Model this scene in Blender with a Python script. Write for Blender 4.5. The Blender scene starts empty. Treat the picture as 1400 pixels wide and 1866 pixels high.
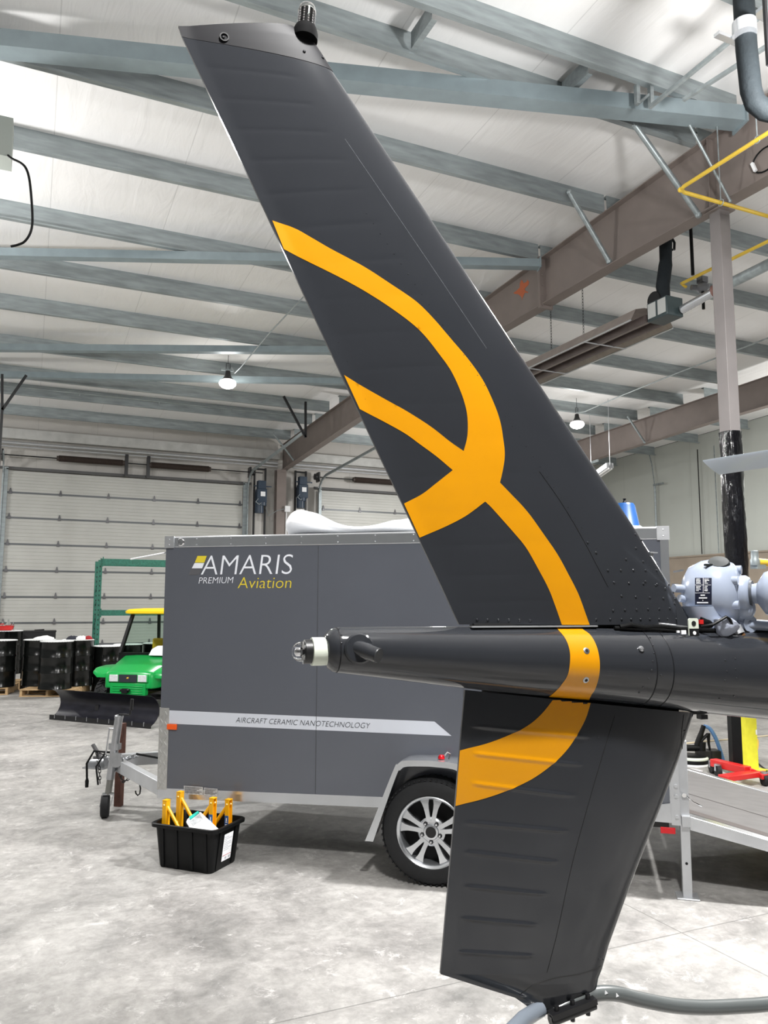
import bpy, bmesh, math, random
import numpy as np
from mathutils import Vector, Matrix, geometry
random.seed(7)
sc = bpy.context.scene
COL = sc.collection
PI = math.pi

# ------------------------------------------------------------------ camera model (photo taken as 1400x1866)
F = 1430.0; PIT = math.radians(6.65); ROL = math.radians(.146); YAW = math.radians(24.2); H = 1.75
fw0 = np.array([math.sin(YAW), math.cos(YAW), 0.]); rt0 = np.array([math.cos(YAW), -math.sin(YAW), 0.]); ZZ = np.array([0, 0, 1.])
fwd = math.cos(PIT)*fw0 + math.sin(PIT)*ZZ
up0 = -math.sin(PIT)*fw0 + math.cos(PIT)*ZZ
rt = math.cos(ROL)*rt0 + math.sin(ROL)*up0
up = -math.sin(ROL)*rt0 + math.cos(ROL)*up0
EYE = np.array([0, 0, H])
def ray(x, y): return fwd + rt*(x-700)/F - up*(y-933)/F
def at(x, y, D): return EYE + ray(x, y)*D                       # world point seen at a pixel of the photo, D metres deep
def pl(x, y, n, p):                                             # ... on a plane
    d = ray(x, y); n = np.array(n, float); p = np.array(p, float)
    return EYE + d*(n@(p-EYE))/(n@d)
def fl(x, y, z=0.): return pl(x, y, (0, 0, 1), (0, 0, z))
def V3(*a): return np.array(a, float)

cam = bpy.data.cameras.new('camera'); camo = bpy.data.objects.new('camera', cam); COL.objects.link(camo)
cam.sensor_fit = 'VERTICAL'; cam.sensor_height = 36; cam.lens = F/1866*36; cam.clip_start = .05; cam.clip_end = 200
m = Matrix.Identity(4)
for i in range(3):
    m[i][0] = rt[i]; m[i][1] = up[i]; m[i][2] = -fwd[i]; m[i][3] = EYE[i]
camo.matrix_world = m
sc.camera = camo

# ------------------------------------------------------------------ materials
def lin(c): return tuple((x/12.92 if x <= .04045 else ((x+.055)/1.055)**2.4) for x in c)
MATS = {}
def mat(name, rgb, rough=.5, metal=0., var=0., vscale=8., bump=0., bscale=40., coat=0., stretch=(1, 1, 1), emit=None, spec=.5, rvar=0., trans=0., ior=1.45, alpha=1., detail=5., col2=None):
    if name in MATS: return MATS[name]
    M = bpy.data.materials.new(name); M.use_nodes = True
    nt = M.node_tree; b = nt.nodes['Principled BSDF']; L = nt.links.new
    c = lin([v/255 for v in rgb])
    b.inputs['Base Color'].default_value = (*c, 1); b.inputs['Roughness'].default_value = rough; b.inputs['Metallic'].default_value = metal
    b.inputs['Specular IOR Level'].default_value = spec; b.inputs['Coat Weight'].default_value = coat; b.inputs['Coat Roughness'].default_value = .04
    b.inputs['Transmission Weight'].default_value = trans; b.inputs['IOR'].default_value = ior; b.inputs['Alpha'].default_value = alpha
    if emit:
        b.inputs['Emission Color'].default_value = (*lin([v/255 for v in emit[0]]), 1); b.inputs['Emission Strength'].default_value = emit[1]
    if var or bump or rvar or col2:
        tc = nt.nodes.new('ShaderNodeTexCoord'); mp = nt.nodes.new('ShaderNodeMapping'); mp.inputs['Scale'].default_value = stretch
        L(tc.outputs['Object'], mp.inputs['Vector'])
    if var or rvar or col2:
        n = nt.nodes.new('ShaderNodeTexNoise'); n.inputs['Scale'].default_value = vscale; n.inputs['Detail'].default_value = detail
        L(mp.outputs['Vector'], n.inputs['Vector'])
        if var or col2:
            r = nt.nodes.new('ShaderNodeValToRGB'); r.color_ramp.elements[0].position = .3; r.color_ramp.elements[1].position = .7
            k0, k1 = 1-var, 1+var
            r.color_ramp.elements[0].color = (*[min(1, v*k0) for v in c], 1)
            r.color_ramp.elements[1].color = (*[min(1, v*k1) for v in c], 1) if not col2 else (*lin([v/255 for v in col2]), 1)
            L(n.outputs['Fac'], r.inputs['Fac']); L(r.outputs['Color'], b.inputs['Base Color'])
        if rvar:
            mr = nt.nodes.new('ShaderNodeMapRange'); mr.inputs['To Min'].default_value = max(0, rough-rvar); mr.inputs['To Max'].default_value = min(1, rough+rvar)
            L(n.outputs['Fac'], mr.inputs['Value']); L(mr.outputs['Result'], b.inputs['Roughness'])
    if bump:
        n2 = nt.nodes.new('ShaderNodeTexNoise'); n2.inputs['Scale'].default_value = bscale; n2.inputs['Detail'].default_value = 4
        L(mp.outputs['Vector'], n2.inputs['Vector'])
        bp = nt.nodes.new('ShaderNodeBump'); bp.inputs['Strength'].default_value = bump; bp.inputs['Distance'].default_value = .01
        L(n2.outputs['Fac'], bp.inputs['Height']); L(bp.outputs['Normal'], b.inputs['Normal'])
    MATS[name] = M
    return M

GREY_PAINT = mat('gloss grey paint', (42, 44, 48), .11, var=.05, vscale=4, coat=.2, bump=.03, bscale=5)
YEL_PAINT = mat('amber stripe paint', (202, 136, 5), .25, var=.03, vscale=5, coat=.25)
FIN_BLACK = mat('dark fairing paint', (26, 26, 29), .5, var=.05, coat=.0, spec=.15)
DARK = mat('dark gap', (16, 16, 17), .7)
RUBBER = mat('black rubber', (21, 22, 24), .7, var=.15, vscale=30)
BLACK = mat('black plastic', (13, 14, 15), .45, spec=.25, var=.1)
BLACKM = mat('black painted steel', (24, 24, 26), .4, var=.12)
STEEL = mat('bare steel', (176, 178, 182), .3, .9, var=.12, vscale=15)
CHROME = mat('chrome', (220, 220, 222), .08, 1.)
ALU = mat('bright aluminium', (205, 208, 212), .22, .85, var=.05, vscale=6)
ALUM = mat('matt aluminium', (188, 190, 193), .42, .6, var=.06, vscale=9)
GALV = mat('galvanised steel', (148, 156, 158), .42, .45, var=.2, vscale=7, stretch=(.35, 2, 2), rvar=.1)
GALVB = mat('galvanised brace', (140, 153, 158), .45, .3, var=.08, vscale=5)
BROWN = mat('brown primer steel', (124, 114, 109), .55, var=.06, vscale=3)
COLPAINT = mat('grey column paint', (124, 119, 118), .55, var=.05, vscale=4)
GEARW = mat('gearbox blue grey enamel', (148, 157, 174), .2, var=.04, coat=.3)
WHITE = mat('white plastic', (235, 236, 238), .4)
WHITEP = mat('white paper', (240, 241, 244), .55)
CREAM = mat('cream plastic', (208, 214, 200), .4)
REDL = mat('red lens', (190, 24, 32), .2)
ORANGEL = mat('orange lens', (238, 92, 28), .25)
YELP = mat('yellow pipe paint', (226, 190, 66), .4, var=.06)
YELG = mat('yellow guard paint', (228, 222, 60), .45, var=.08, vscale=12)
BRACK = mat('yellow bracket paint', (240, 176, 22), .35, var=.04)
GREEN = mat('green body plastic', (22, 158, 74), .3, var=.04)
CANOPY = mat('yellow canopy plastic', (250, 208, 30), .35)
RACKG = mat('green rack paint', (42, 104, 88), .5, var=.3, vscale=30)
WOOD = mat('pallet wood', (190, 160, 120), .75, var=.25, vscale=6, stretch=(1, 6, 6))
GLASS = mat('clear glass', (235, 240, 240), .03, trans=1., ior=1.1)
LENSG = mat('clear lens', (248, 249, 250), .03, trans=1., ior=1.16)
RED = mat('red enamel', (196, 38, 36), .35)
BLUEH = mat('blue hose', (96, 138, 190), .4)
BLUE = mat('blue plastic', (18, 66, 120), .35)
BLUEST = mat('blue sticker', (52, 94, 152), .45)
TEAL = mat('teal plastic', (38, 190, 172), .4)
RUST = mat('rusty steel', (96, 62, 52), .7, var=.2, vscale=15)
OPER = mat('operator blue enamel', (44, 58, 74), .4, var=.1)
SPRING = mat('spring oiled steel', (62, 52, 47), .5, var=.2, vscale=60)
REFLECT = mat('reflector metal', (160, 150, 144), .4, .4, var=.1)
TUBEBR = mat('heat tube brown', (88, 78, 76), .5, .2, var=.15)
DUCTB = mat('black insulated duct', (32, 37, 40), .75, spec=.2, var=.1, bump=.5, bscale=25)
WRAP = mat('black wrap film', (14, 14, 17), .1, bump=1.0, bscale=30, stretch=(1, 1, .16), spec=.8)
TRAIL = mat('trailer charcoal skin', (90, 93, 101), .2, .0, var=.03, vscale=2, bump=.05, bscale=1.6, coat=.35)
TEXTW = mat('white vinyl lettering', (236, 239, 246), .4)
TEXTY = mat('yellow vinyl lettering', (226, 205, 58), .4)
TEXTG = mat('grey vinyl', (92, 92, 96), .4)
STRIPE = mat('silver vinyl stripe', (205, 209, 218), .35)
TEXTK = mat('dark vinyl lettering', (42, 44, 50), .5)
NAVY = mat('navy placard', (24, 28, 46), .35)
LEDW = mat('lamp lens glowing', (255, 255, 255), .3, emit=((255, 252, 245), 14.))
BULBW = mat('lamp diffuser', (240, 240, 240), .4)
SHEET = mat('white plastic sheeting', (244, 245, 247), .35, bump=.25, bscale=14)
RAMPM = mat('ramp plywood', (92, 90, 89), .6, var=.12, vscale=5, stretch=(1, 5, 1))
DECALM = mat('data label', (190, 193, 196), .4, var=.25, vscale=60)
TREAD = mat('diamond plate', (196, 196, 194), .3, .7, var=.1, vscale=40)
PLOWM = mat('worn plough steel', (36, 36, 43), .3, .3, var=.35, vscale=5, stretch=(1, 1, 3))
ORPATCH = mat('primer patch', (176, 96, 62), .7)

# ------------------------------------------------------------------ mesh builder
class MB:
    def __init__(s): s.v = []; s.f = []; s.fm = []; s.nrm = {}
    def add(s, vs, fs, mi=0):
        k = len(s.v); s.v += [tuple(float(c) for c in p) for p in vs]
        for f in fs: s.f.append(tuple(i+k for i in f)); s.fm.append(mi)
        return k
    def hexa(s, p, mi=0):                                        # 8 points: bottom ring then top ring
        s.add(p, [(3, 2, 1, 0), (4, 5, 6, 7), (0, 1, 5, 4), (1, 2, 6, 5), (2, 3, 7, 6), (3, 0, 4, 7)], mi); return s
    def box(s, c, size, ax=None, mi=0):
        c = np.array(c, float); a = [np.array(q, float) for q in (ax if ax is not None else np.eye(3))]
        hx, hy, hz = [q/2 for q in size]
        P = [c+a[0]*x*hx+a[1]*y*hy+a[2]*z*hz for z in (-1, 1) for x, y in ((-1, -1), (1, -1), (1, 1), (-1, 1))]
        return s.hexa(P, mi)
    def bar(s, p0, p1, w, h, upv=(0, 0, 1), mi=0):               # rectangular bar between two points
        p0 = np.array(p0, float); p1 = np.array(p1, float); d = p1-p0; L = np.linalg.norm(d); d = d/L
        u = np.array(upv, float); sd = np.cross(d, u)
        if np.linalg.norm(sd) < 1e-6: sd = np.cross(d, (1, 0, 0))
        sd /= np.linalg.norm(sd); u = np.cross(sd, d)
        return s.box((p0+p1)/2, (L, w, h), (d, sd, u), mi)
    @staticmethod
    def frame(d):
        d = np.array(d, float); d = d/np.linalg.norm(d)
        a = np.cross(d, (0, 0, 1)) if abs(d[2]) < .95 else np.cross(d, (1, 0, 0))
        a /= np.linalg.norm(a); return d, a, np.cross(d, a)
    def loft(s, rings, cap0=True, cap1=True, mi=0, closed=False):
        n = len(rings[0]); vs = [p for r in rings for p in r]; fs = []
        m_ = len(rings)
        for i in range(m_ if closed else m_-1):
            j = (i+1) % m_
            for k in range(n):
                fs.append((i*n+k, i*n+(k+1) % n, j*n+(k+1) % n, j*n+k))
        if not closed:
            if cap0: fs.append(tuple(range(n-1, -1, -1)))
            if cap1: fs.append(tuple((m_-1)*n+k for k in range(n)))
        s.add(vs, fs, mi); return s
    def tube(s, path, r, n=12, mi=0, cap=True, closed=False):
        P = [np.array(p, float) for p in path]; rs = r if hasattr(r, '__len__') else [r]*len(P)
        rings = []; a = None
        for i, p in enumerate(P):
            if closed: d = P[(i+1) % len(P)]-P[i-1]
            else: d = P[min(i+1, len(P)-1)]-P[max(i-1, 0)]
            d = d/np.linalg.norm(d)
            if a is None: _, a, b = MB.frame(d)
            else:
                a = a-d*(a@d); a /= np.linalg.norm(a); b = np.cross(d, a)
            rings.append([p+rs[i]*(math.cos(t)*a+math.sin(t)*b) for t in [2*PI*k/n for k in range(n)]])
        return s.loft(rings, cap, cap, mi, closed)
    def cyl(s, p0, p1, r0, r1=None, n=20, mi=0, cap=True): return s.tube([p0, p1], [r0, r0 if r1 is None else r1], n, mi, cap)
    def lathe(s, prof, base, axis=(0, 0, 1), n=28, mi=0, cap=True):   # prof: (radius, height along the axis)
        d, a, b = MB.frame(axis); base = np.array(base, float)
        rings = [[base+d*h+max(r, 1e-4)*(math.cos(t)*a+math.sin(t)*b) for t in [2*PI*k/n for k in range(n)]] for r, h in prof]
        return s.loft(rings, cap, cap, mi)
    def sph(s, c, r, n=12, sc_=(1, 1, 1), mi=0):
        rings = []
        for i in range(1, n):
            a = PI*i/n; rings.append([np.array(c)+np.array(sc_)*r*np.array([math.sin(a)*math.cos(t), math.sin(a)*math.sin(t), -math.cos(a)]) for t in [2*PI*k/(2*n) for k in range(2*n)]])
        return s.loft(rings, True, True, mi)
    def prism(s, poly, o, ax, ay, az, th, mi=0):                 # 2-D polygon in (ax, ay) through o, thickness th along az
        o, ax, ay, az = [np.array(q, float) for q in (o, ax, ay, az)]
        n = len(poly); A = [o+ax*x+ay*y for x, y in poly]; B = [p+az*th for p in A]
        k = s.add(A+B, [(i, (i+1) % n, n+(i+1) % n, n+i) for i in range(n)], mi)
        tris = geometry.tessellate_polygon([[Vector((x, y, 0)) for x, y in poly]])
        for t in tris:
            s.f.append((k+t[2], k+t[1], k+t[0])); s.fm.append(mi)
            s.f.append((k+n+t[0], k+n+t[1], k+n+t[2])); s.fm.append(mi)
        return s
    def rivet(s, c, nrm, r=.003, mi=0):
        d, a, b = MB.frame(nrm); c = np.array(c, float); rings = []
        for rr, h in ((1, -.1), (.85, .38), (.45, .62)):
            rings.append([c+d*h*r+rr*r*(math.cos(t)*a+math.sin(t)*b) for t in [2*PI*k/8 for k in range(8)]])
        return s.loft(rings, False, True, mi)
    def build(s, name, mats, parent=None, bev=0., angle=38, local=False, smooth=True, origin=None, recalc=True):
        me = bpy.data.meshes.new(name)
        vs = np.array(s.v, float)
        Mi = None
        if parent is not None and not local:
            R = root_of(parent); Mi = ROOTM[R.name].inverted()
        elif origin is not None: Mi = Matrix.Translation(-Vector(origin))
        if Mi is not None:
            A = np.array(Mi); vs = vs@A[:3, :3].T + A[:3, 3]
        me.from_pydata([tuple(p) for p in vs], [], s.f)
        for mm in (mats if isinstance(mats, (list, tuple)) else [mats]): me.materials.append(mm)
        me.polygons.foreach_set('material_index', s.fm)
        me.update()
        if recalc:
            bm = bmesh.new(); bm.from_mesh(me); bmesh.ops.recalc_face_normals(bm, faces=bm.faces); bm.to_mesh(me); bm.free()
        if smooth:
            me.polygons.foreach_set('use_smooth', [True]*len(me.polygons)); me.set_sharp_from_angle(angle=math.radians(angle))
        o = bpy.data.objects.new(name, me); COL.objects.link(o)
        if parent is not None: o.parent = parent
        elif origin is not None: o.location = origin
        if bev:
            md = o.modifiers.new('bevel', 'BEVEL'); md.width = bev; md.segments = 2; md.limit_method = 'ANGLE'; md.angle_limit = math.radians(40)
        return o
ROOTM = {}
def root_of(o):
    while o.parent is not None: o = o.parent
    return o
def tag(o, label=None, cat=None, group=None, kind=None):
    if label: o['label'] = label
    if cat: o['category'] = cat
    if group: o['group'] = group
    if kind: o['kind'] = kind
    return o
def thing(name, label, cat, loc, rz=0., group=None):
    o = bpy.data.objects.new(name, None); COL.objects.link(o); o.empty_display_size = .1
    o.location = [float(c) for c in loc]; o.rotation_euler = (0, 0, rz)
    ROOTM[o.name] = Matrix.Translation(Vector([float(c) for c in loc])) @ Matrix.Rotation(rz, 4, 'Z')
    return tag(o, label, cat, group)
def dup(o, parent=None):
    c = o.copy(); COL.objects.link(c)
    if parent is not None: c.parent = parent
    for ch in list(o.children): dup(ch, c)
    return c
def struct(mb, name, m_, **k): return tag(mb.build(name, m_, **k), kind='structure')

FONT = {}
def text_polys(txt):
    cu = bpy.data.curves.new('lettering', 'FONT'); cu.body = txt; cu.size = 1; cu.resolution_u = 4; cu.offset = -.012
    to = bpy.data.objects.new('lettering', cu); COL.objects.link(to)
    dg = bpy.context.evaluated_depsgraph_get(); me = to.evaluated_get(dg).to_mesh()
    vs = np.array([v.co[:2] for v in me.vertices]); fs = [tuple(p.vertices) for p in me.polygons]
    to.evaluated_get(dg).to_mesh_clear(); bpy.data.objects.remove(to); bpy.data.curves.remove(cu)
    return vs, fs
def text_on(mb, txt, bl, br, tl, mi=0, shear=0., lift=0.):        # fits the lettering between bottom-left, bottom-right, top-left
    vs, fs = text_polys(txt)
    x0, x1 = vs[:, 0].min(), vs[:, 0].max(); y0, y1 = 0., vs[:, 1].max()
    X = np.array(br)-bl; Y = np.array(tl)-bl; nn = np.cross(X, Y); nn /= np.linalg.norm(nn)
    P = [np.array(bl)+X*((a-x0)/(x1-x0)+shear*(b_-y0)/(y1-y0))+Y*(b_-y0)/(y1-y0)+nn*lift for a, b_ in vs]
    mb.add(P, fs, mi)

# ================================================================== the hall
YW = 23.3; XF1 = 7.0; XF0 = -1.95; XF2 = 15.25; XG = 19.0; XL = -9.0; YB = -11.0
zr = lambda Y: 7.08 - .03*(Y-8)                                  # top of the rafters = underside of the purlins
RN = (0, .03, 1); RP = (0, 8, 7.08)
PD = .30                                                        # purlin depth

def nodes_of(M): return M.node_tree, M.node_tree.nodes, M.node_tree.links.new
def concrete():
    M = bpy.data.materials.new('worn concrete floor'); M.use_nodes = True
    nt, N, L = nodes_of(M); b = N['Principled BSDF']
    tc = N.new('ShaderNodeTexCoord')
    def noise(sc_, det, dist=0., rough=.6):
        n = N.new('ShaderNodeTexNoise'); n.inputs['Scale'].default_value = sc_; n.inputs['Detail'].default_value = det; n.inputs['Distortion'].default_value = dist; n.inputs['Roughness'].default_value = rough
        L(tc.outputs['Object'], n.inputs['Vector']); return n.outputs['Fac']
    def ramp(f, stops):
        r = N.new('ShaderNodeValToRGB'); e = r.color_ramp.elements
        e[0].position, e[0].color = stops[0][0], (*lin([v/255 for v in stops[0][1]]), 1)
        e[1].position, e[1].color = stops[-1][0], (*lin([v/255 for v in stops[-1][1]]), 1)
        for p_, c_ in stops[1:-1]:
            q = e.new(p_); q.color = (*lin([v/255 for v in c_]), 1)
        L(f, r.inputs['Fac']); return r.outputs['Color']
    def mix(f, a_, b_, mode='MIX'):
        x = N.new('ShaderNodeMix'); x.data_type = 'RGBA'; x.blend_type = mode
        if isinstance(f, float): x.inputs['Factor'].default_value = f
        else: L(f, x.inputs['Factor'])
        L(a_, x.inputs[6]); L(b_, x.inputs[7]); return x.outputs[2]
    c1 = ramp(noise(.45, 10, .25, .62), [(.32, (140, 139, 136)), (.5, (182, 180, 177)), (.66, (214, 211, 207))])
    c2 = ramp(noise(1.7, 12, .35, .72), [(.34, (128, 129, 129)), (.5, (200, 199, 197)), (.66, (246, 245, 243))])
    c3 = ramp(noise(14, 6, .4, .7), [(.3, (196, 196, 195)), (.7, (255, 255, 255))])
    c = mix(.5, c1, c2); c = mix(.8, c, c3, 'MULTIPLY')
    # white scuffs
    w = N.new('ShaderNodeTexNoise'); w.inputs['Scale'].default_value = 5.5; w.inputs['Detail'].default_value = 10; w.inputs['Distortion'].default_value = .5; w.inputs['Roughness'].default_value = .8; L(tc.outputs['Object'], w.inputs['Vector'])
    wm = N.new('ShaderNodeMapRange'); wm.inputs['From Min'].default_value = .56; wm.inputs['From Max'].default_value = .70; wm.inputs['To Max'].default_value = .95; L(w.outputs['Fac'], wm.inputs['Value'])
    wc = N.new('ShaderNodeRGB'); wc.outputs[0].default_value = (.84, .83, .82, 1)
    c = mix(wm.outputs['Result'], c, wc.outputs[0])
    # saw-cut joints
    sx = N.new('ShaderNodeSeparateXYZ'); L(tc.outputs['Object'], sx.inputs[0])
    def joint(sock, per, off, wd):
        a_ = N.new('ShaderNodeMath'); a_.operation = 'ADD'; a_.inputs[1].default_value = off; L(sock, a_.inputs[0])
        p_ = N.new('ShaderNodeMath'); p_.operation = 'PINGPONG'; p_.inputs[1].default_value = per/2; L(a_.outputs[0], p_.inputs[0])
        l_ = N.new('ShaderNodeMath'); l_.operation = 'LESS_THAN'; l_.inputs[1].default_value = wd; L(p_.outputs[0], l_.inputs[0]); return l_.outputs[0]
    j = N.new('ShaderNodeMath'); j.operation = 'MAXIMUM'; L(joint(sx.outputs[0], 4.45, -JX, .004), j.inputs[0]); L(joint(sx.outputs[1], 4.45, -JY, .004), j.inputs[1])
    jc = N.new('ShaderNodeRGB'); jc.outputs[0].default_value = (.16, .16, .155, 1)
    jm = N.new('ShaderNodeMath'); jm.operation = 'MULTIPLY'; jm.inputs[1].default_value = .7; L(j.outputs[0], jm.inputs[0])
    c = mix(jm.outputs[0], c, jc.outputs[0])
    fk = N.new('ShaderNodeRGB'); fk.outputs[0].default_value = (.70, .69, .68, 1); c = mix(1.0, c, fk.outputs[0], 'MULTIPLY')
    L(c, b.inputs['Base Color'])
    rr = N.new('ShaderNodeMapRange'); rr.inputs['To Min'].default_value = .38; rr.inputs['To Max'].default_value = .68; L(noise(2.2, 6), rr.inputs['Value']); L(rr.outputs['Result'], b.inputs['Roughness'])
    bp = N.new('ShaderNodeBump'); bp.inputs['Strength'].default_value = .25; bp.inputs['Distance'].default_value = .01; L(noise(9, 8), bp.inputs['Height']); L(bp.outputs['Normal'], b.inputs['Normal'])
    return M
_j = fl(1180, 1668); JX, JY = float(_j[0]), float(_j[1])-.0
JY = float(fl(1250, 1698)[1])

def insulation(name, rgb, seam_axis=0, per=1.55, bump=.55):
    M = bpy.data.materials.new(name); M.use_nodes = True
    nt, N, L = nodes_of(M); b = N['Principled BSDF']; tc = N.new('ShaderNodeTexCoord')
    b.inputs['Roughness'].default_value = .42; b.inputs['Specular IOR Level'].default_value = .35
    mp = N.new('ShaderNodeMapping'); mp.inputs['Scale'].default_value = (1.6, .35, 1) if seam_axis == 0 else (1, 1, 1); L(tc.outputs['Object'], mp.inputs['Vector'])
    n = N.new('ShaderNodeTexNoise'); n.inputs['Scale'].default_value = 2.6; n.inputs['Detail'].default_value = 5; n.inputs['Distortion'].default_value = .8; L(mp.outputs['Vector'], n.inputs['Vector'])
    n2 = N.new('ShaderNodeTexNoise'); n2.inputs['Scale'].default_value = .6; n2.inputs['Detail'].default_value = 3; L(tc.outputs['Object'], n2.inputs['Vector'])
    r = N.new('ShaderNodeValToRGB'); c = lin([v/255 for v in rgb])
    r.color_ramp.elements[0].position = .3; r.color_ramp.elements[0].color = (*[v*.93 for v in c], 1); r.color_ramp.elements[1].position = .7; r.color_ramp.elements[1].color = (*c, 1); L(n2.outputs['Fac'], r.inputs['Fac'])
    sx = N.new('ShaderNodeSeparateXYZ'); L(tc.outputs['Object'], sx.inputs[0])
    p_ = N.new('ShaderNodeMath'); p_.operation = 'PINGPONG'; p_.inputs[1].default_value = per/2; L(sx.outputs[seam_axis], p_.inputs[0])
    l_ = N.new('ShaderNodeMath'); l_.operation = 'LESS_THAN'; l_.inputs[1].default_value = .006; L(p_.outputs[0], l_.inputs[0])
    k_ = N.new('ShaderNodeMath'); k_.operation = 'MULTIPLY'; k_.inputs[1].default_value = .35; L(l_.outputs[0], k_.inputs[0])
    mx = N.new('ShaderNodeMix'); mx.data_type = 'RGBA'; L(k_.outputs[0], mx.inputs['Factor']); L(r.outputs['Color'], mx.inputs[6]); mx.inputs[7].default_value = (*[v*.45 for v in c], 1)
    L(mx.outputs[2], b.inputs['Base Color'])
    bp = N.new('ShaderNodeBump'); bp.inputs['Strength'].default_value = bump; bp.inputs['Distance'].default_value = .03; L(n.outputs['Fac'], bp.inputs['Height']); L(bp.outputs['Normal'], b.inputs['Normal'])
    return M
CEILM = insulation('white vinyl roof insulation', (240, 239, 238))
WALLI = insulation('stained vinyl wall insulation', (196, 193, 188))
WALLG = insulation('grey wall panel', (188, 192, 186), 1, 1.55, .06)
WALLP = mat('plain wall panel', (120, 122, 122), .6, var=.06, vscale=2)
WAINS = mat('brown plywood wainscot', (150, 138, 124), .6, var=.1, vscale=2)

g = MB(); g.box((5, 6.2, -.05), (28.4, 34.8, .1)); FLOOR = struct(g, 'floor', concrete())
def roofpt(x, y, dz=0): return (x, y, zr(y)+PD+dz)
g = MB(); X0, X1, Y0, Y1 = XL, XG+.1, YB, YW+.2
g.hexa([roofpt(X0, Y0), roofpt(X1, Y0), roofpt(X1, Y1), roofpt(X0, Y1), roofpt(X0, Y0, .12), roofpt(X1, Y0, .12), roofpt(X1, Y1, .12), roofpt(X0, Y1, .12)])
struct(g, 'ceiling', CEILM)
def vwall(name, p, q, th, m_, z0=0.):                            # wall from p to q, top following the roof
    g = MB(); p = V3(*p); q = V3(*q); d = q-p; d = d/np.linalg.norm(d); nn = V3(-d[1], d[0])*th
    def T(a): return zr(a[1])+PD-.004
    A = [p, q, q+nn, p+nn]
    g.hexa([(*a, z0) for a in A]+[(*a, T(a)) for a in A]); return struct(g, name, m_)
vwall('wall_back', (XL, YW+.12), (XG+.1, YW+.12), .12, WALLI)
vwall('wall_right', (XG+.12, YB), (XG+.12, YW+.1), -.12, WALLG)
vwall('wall_left', (XL, YB), (XL, YW+.1), .12, WALLP)
vwall('wall_front', (XL, YB), (XG+.1, YB), -.12, WALLP)
g = MB(); g.box((XG-.03, 6.15, 1.62), (.06, 34.1, 3.22)); g.box((XG-.045, 6.15, 3.25), (.09, 34.1, .05))
struct(g, 'wall_wainscot_right', WAINS)
# conduit and seams on the right wall
def on_g(x, y, off=.0): return pl(x, y, (1, 0, 0), (XG-off, 0, 0))
g = MB(); a, b = on_g(1193, 872, .05), on_g(1197, 972, .05); g.tube([(a[0], a[1], 5.7), (a[0], a[1], 3.28)], .035, 8)
g.tube([on_g(1180, 815, .1), on_g(1188, 845, .06), (a[0], a[1], 5.7)], .02, 6); g.box((XG-.08, a[1]-.2, 5.72), (.05, .45, .06))
tag(g.build('wall_conduit', GALV, origin=(XG-.05, a[1], 3.28)), 'grey conduit running down the pale right-hand wall with a short side bracket', 'conduit')
g = MB(); g.box((XG-.012, 0, 0), (.02, .02, 0.01))
for i, q in enumerate(((1271, 814), (1301, 806))):
    a = on_g(*q, .008); g = MB(); g.box((XG-.008, a[1], 4.95), (.014, .03, 3.3)); struct(g, 'trim_%d' % (i+1), DARK if i == 0 else GALV)
# notice frame on the wainscot
g = MB(); a = on_g(1242, 1120, .07); g.box(a, (.02, .32, .46)); o = g.build('notice_board', WHITE, origin=a); g = MB(); g.box(a-V3(.012, 0, 0), (.006, .24, .36)); g.build('sheet', DECALM, origin=a)
tag(o, 'small white framed notice on the brown wainscot beside the grey gearbox', 'notice'); bpy.data.objects['sheet'].parent = o; bpy.data.objects['sheet'].location = (0, 0, 0)

# ------------------------------------------------------------------ rafters (brown built-up I sections)
def rafter(name, X, zb_of, label, ys, mats=BROWN, group=None):
    y0, y1 = ys; n = 12; Ys = np.linspace(y0, y1, n); mid = (X, (y0+y1)/2, 6.3)
    o = thing(name, label, 'roof beam', (X, (y0+y1)/2, zb_of((y0+y1)/2)), 0, group)
    def sect(x0, x1, lo, hi):
        g = MB(); g.loft([[(x0, y, lo(y)), (x1, y, lo(y)), (x1, y, hi(y)), (x0, y, hi(y))] for y in Ys]); return g
    sect(X-.006, X+.006, lambda y: zb_of(y)+.012, lambda y: zr(y)-.014).build('web', mats, o)
    sect(X-.1, X+.1, lambda y: zr(y)-.014, lambda y: zr(y)-.001).build('top_flange', mats, o)
    sect(X-.1, X+.1, lambda y: zb_of(y), lambda y: zb_of(y)+.012).build('bottom_flange', mats, o)
    return o
zb1 = lambda y: float(np.interp(y, [-12, 5.5, 9.5, 16.7, 22.6, 24], [6.2, 6.25, 6.32, 6.13, 5.86, 5.8]))
R1 = rafter('roof_rafter', XF1, zb1, 'brown steel rafter sloping from the column between the overhead doors to the wrapped column', (YB+.05, YW-.02))
YS = 9.55
g = MB()
for s_ in (-.012, .012): g.box((XF1, YS+s_*1.05, (zr(YS)+zb1(YS))/2-.03), (.24, .02, zr(YS)-zb1(YS)+.1))
for zz in np.linspace(zb1(YS)-.04, zr(YS)-.12, 5):
    for sx in (-.08, .08): g.cyl((XF1+sx, YS-.05, zz), (XF1+sx, YS+.05, zz), .013, n=6)
g.build('splice_plate', BROWN, R1)
g = MB(); a = pl(953, 527, (1, 0, 0), (XF1-.008, 0, 0))
poly = [(math.cos(t)*(.16+.07*math.sin(3*t+1)+.05*math.sin(7*t)), math.sin(t)*(.13+.05*math.cos(5*t))) for t in np.linspace(0, 2*PI, 26)[:-1]]
g.prism(poly, a, (0, 1, 0), (0, 0, 1), (-1, 0, 0), .002); tag(g.build('primer_patch', ORPATCH, R1), 'rusty orange primer patch')
g = MB(); yst = 6.26
for s_ in (-1, 1): g.box((XF1+s_*.05, yst, (zr(yst)+zb1(yst))/2), (.088, .012, zr(yst)-zb1(yst)-.03))
g.build('web_stiffener', BROWN, R1)
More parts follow.
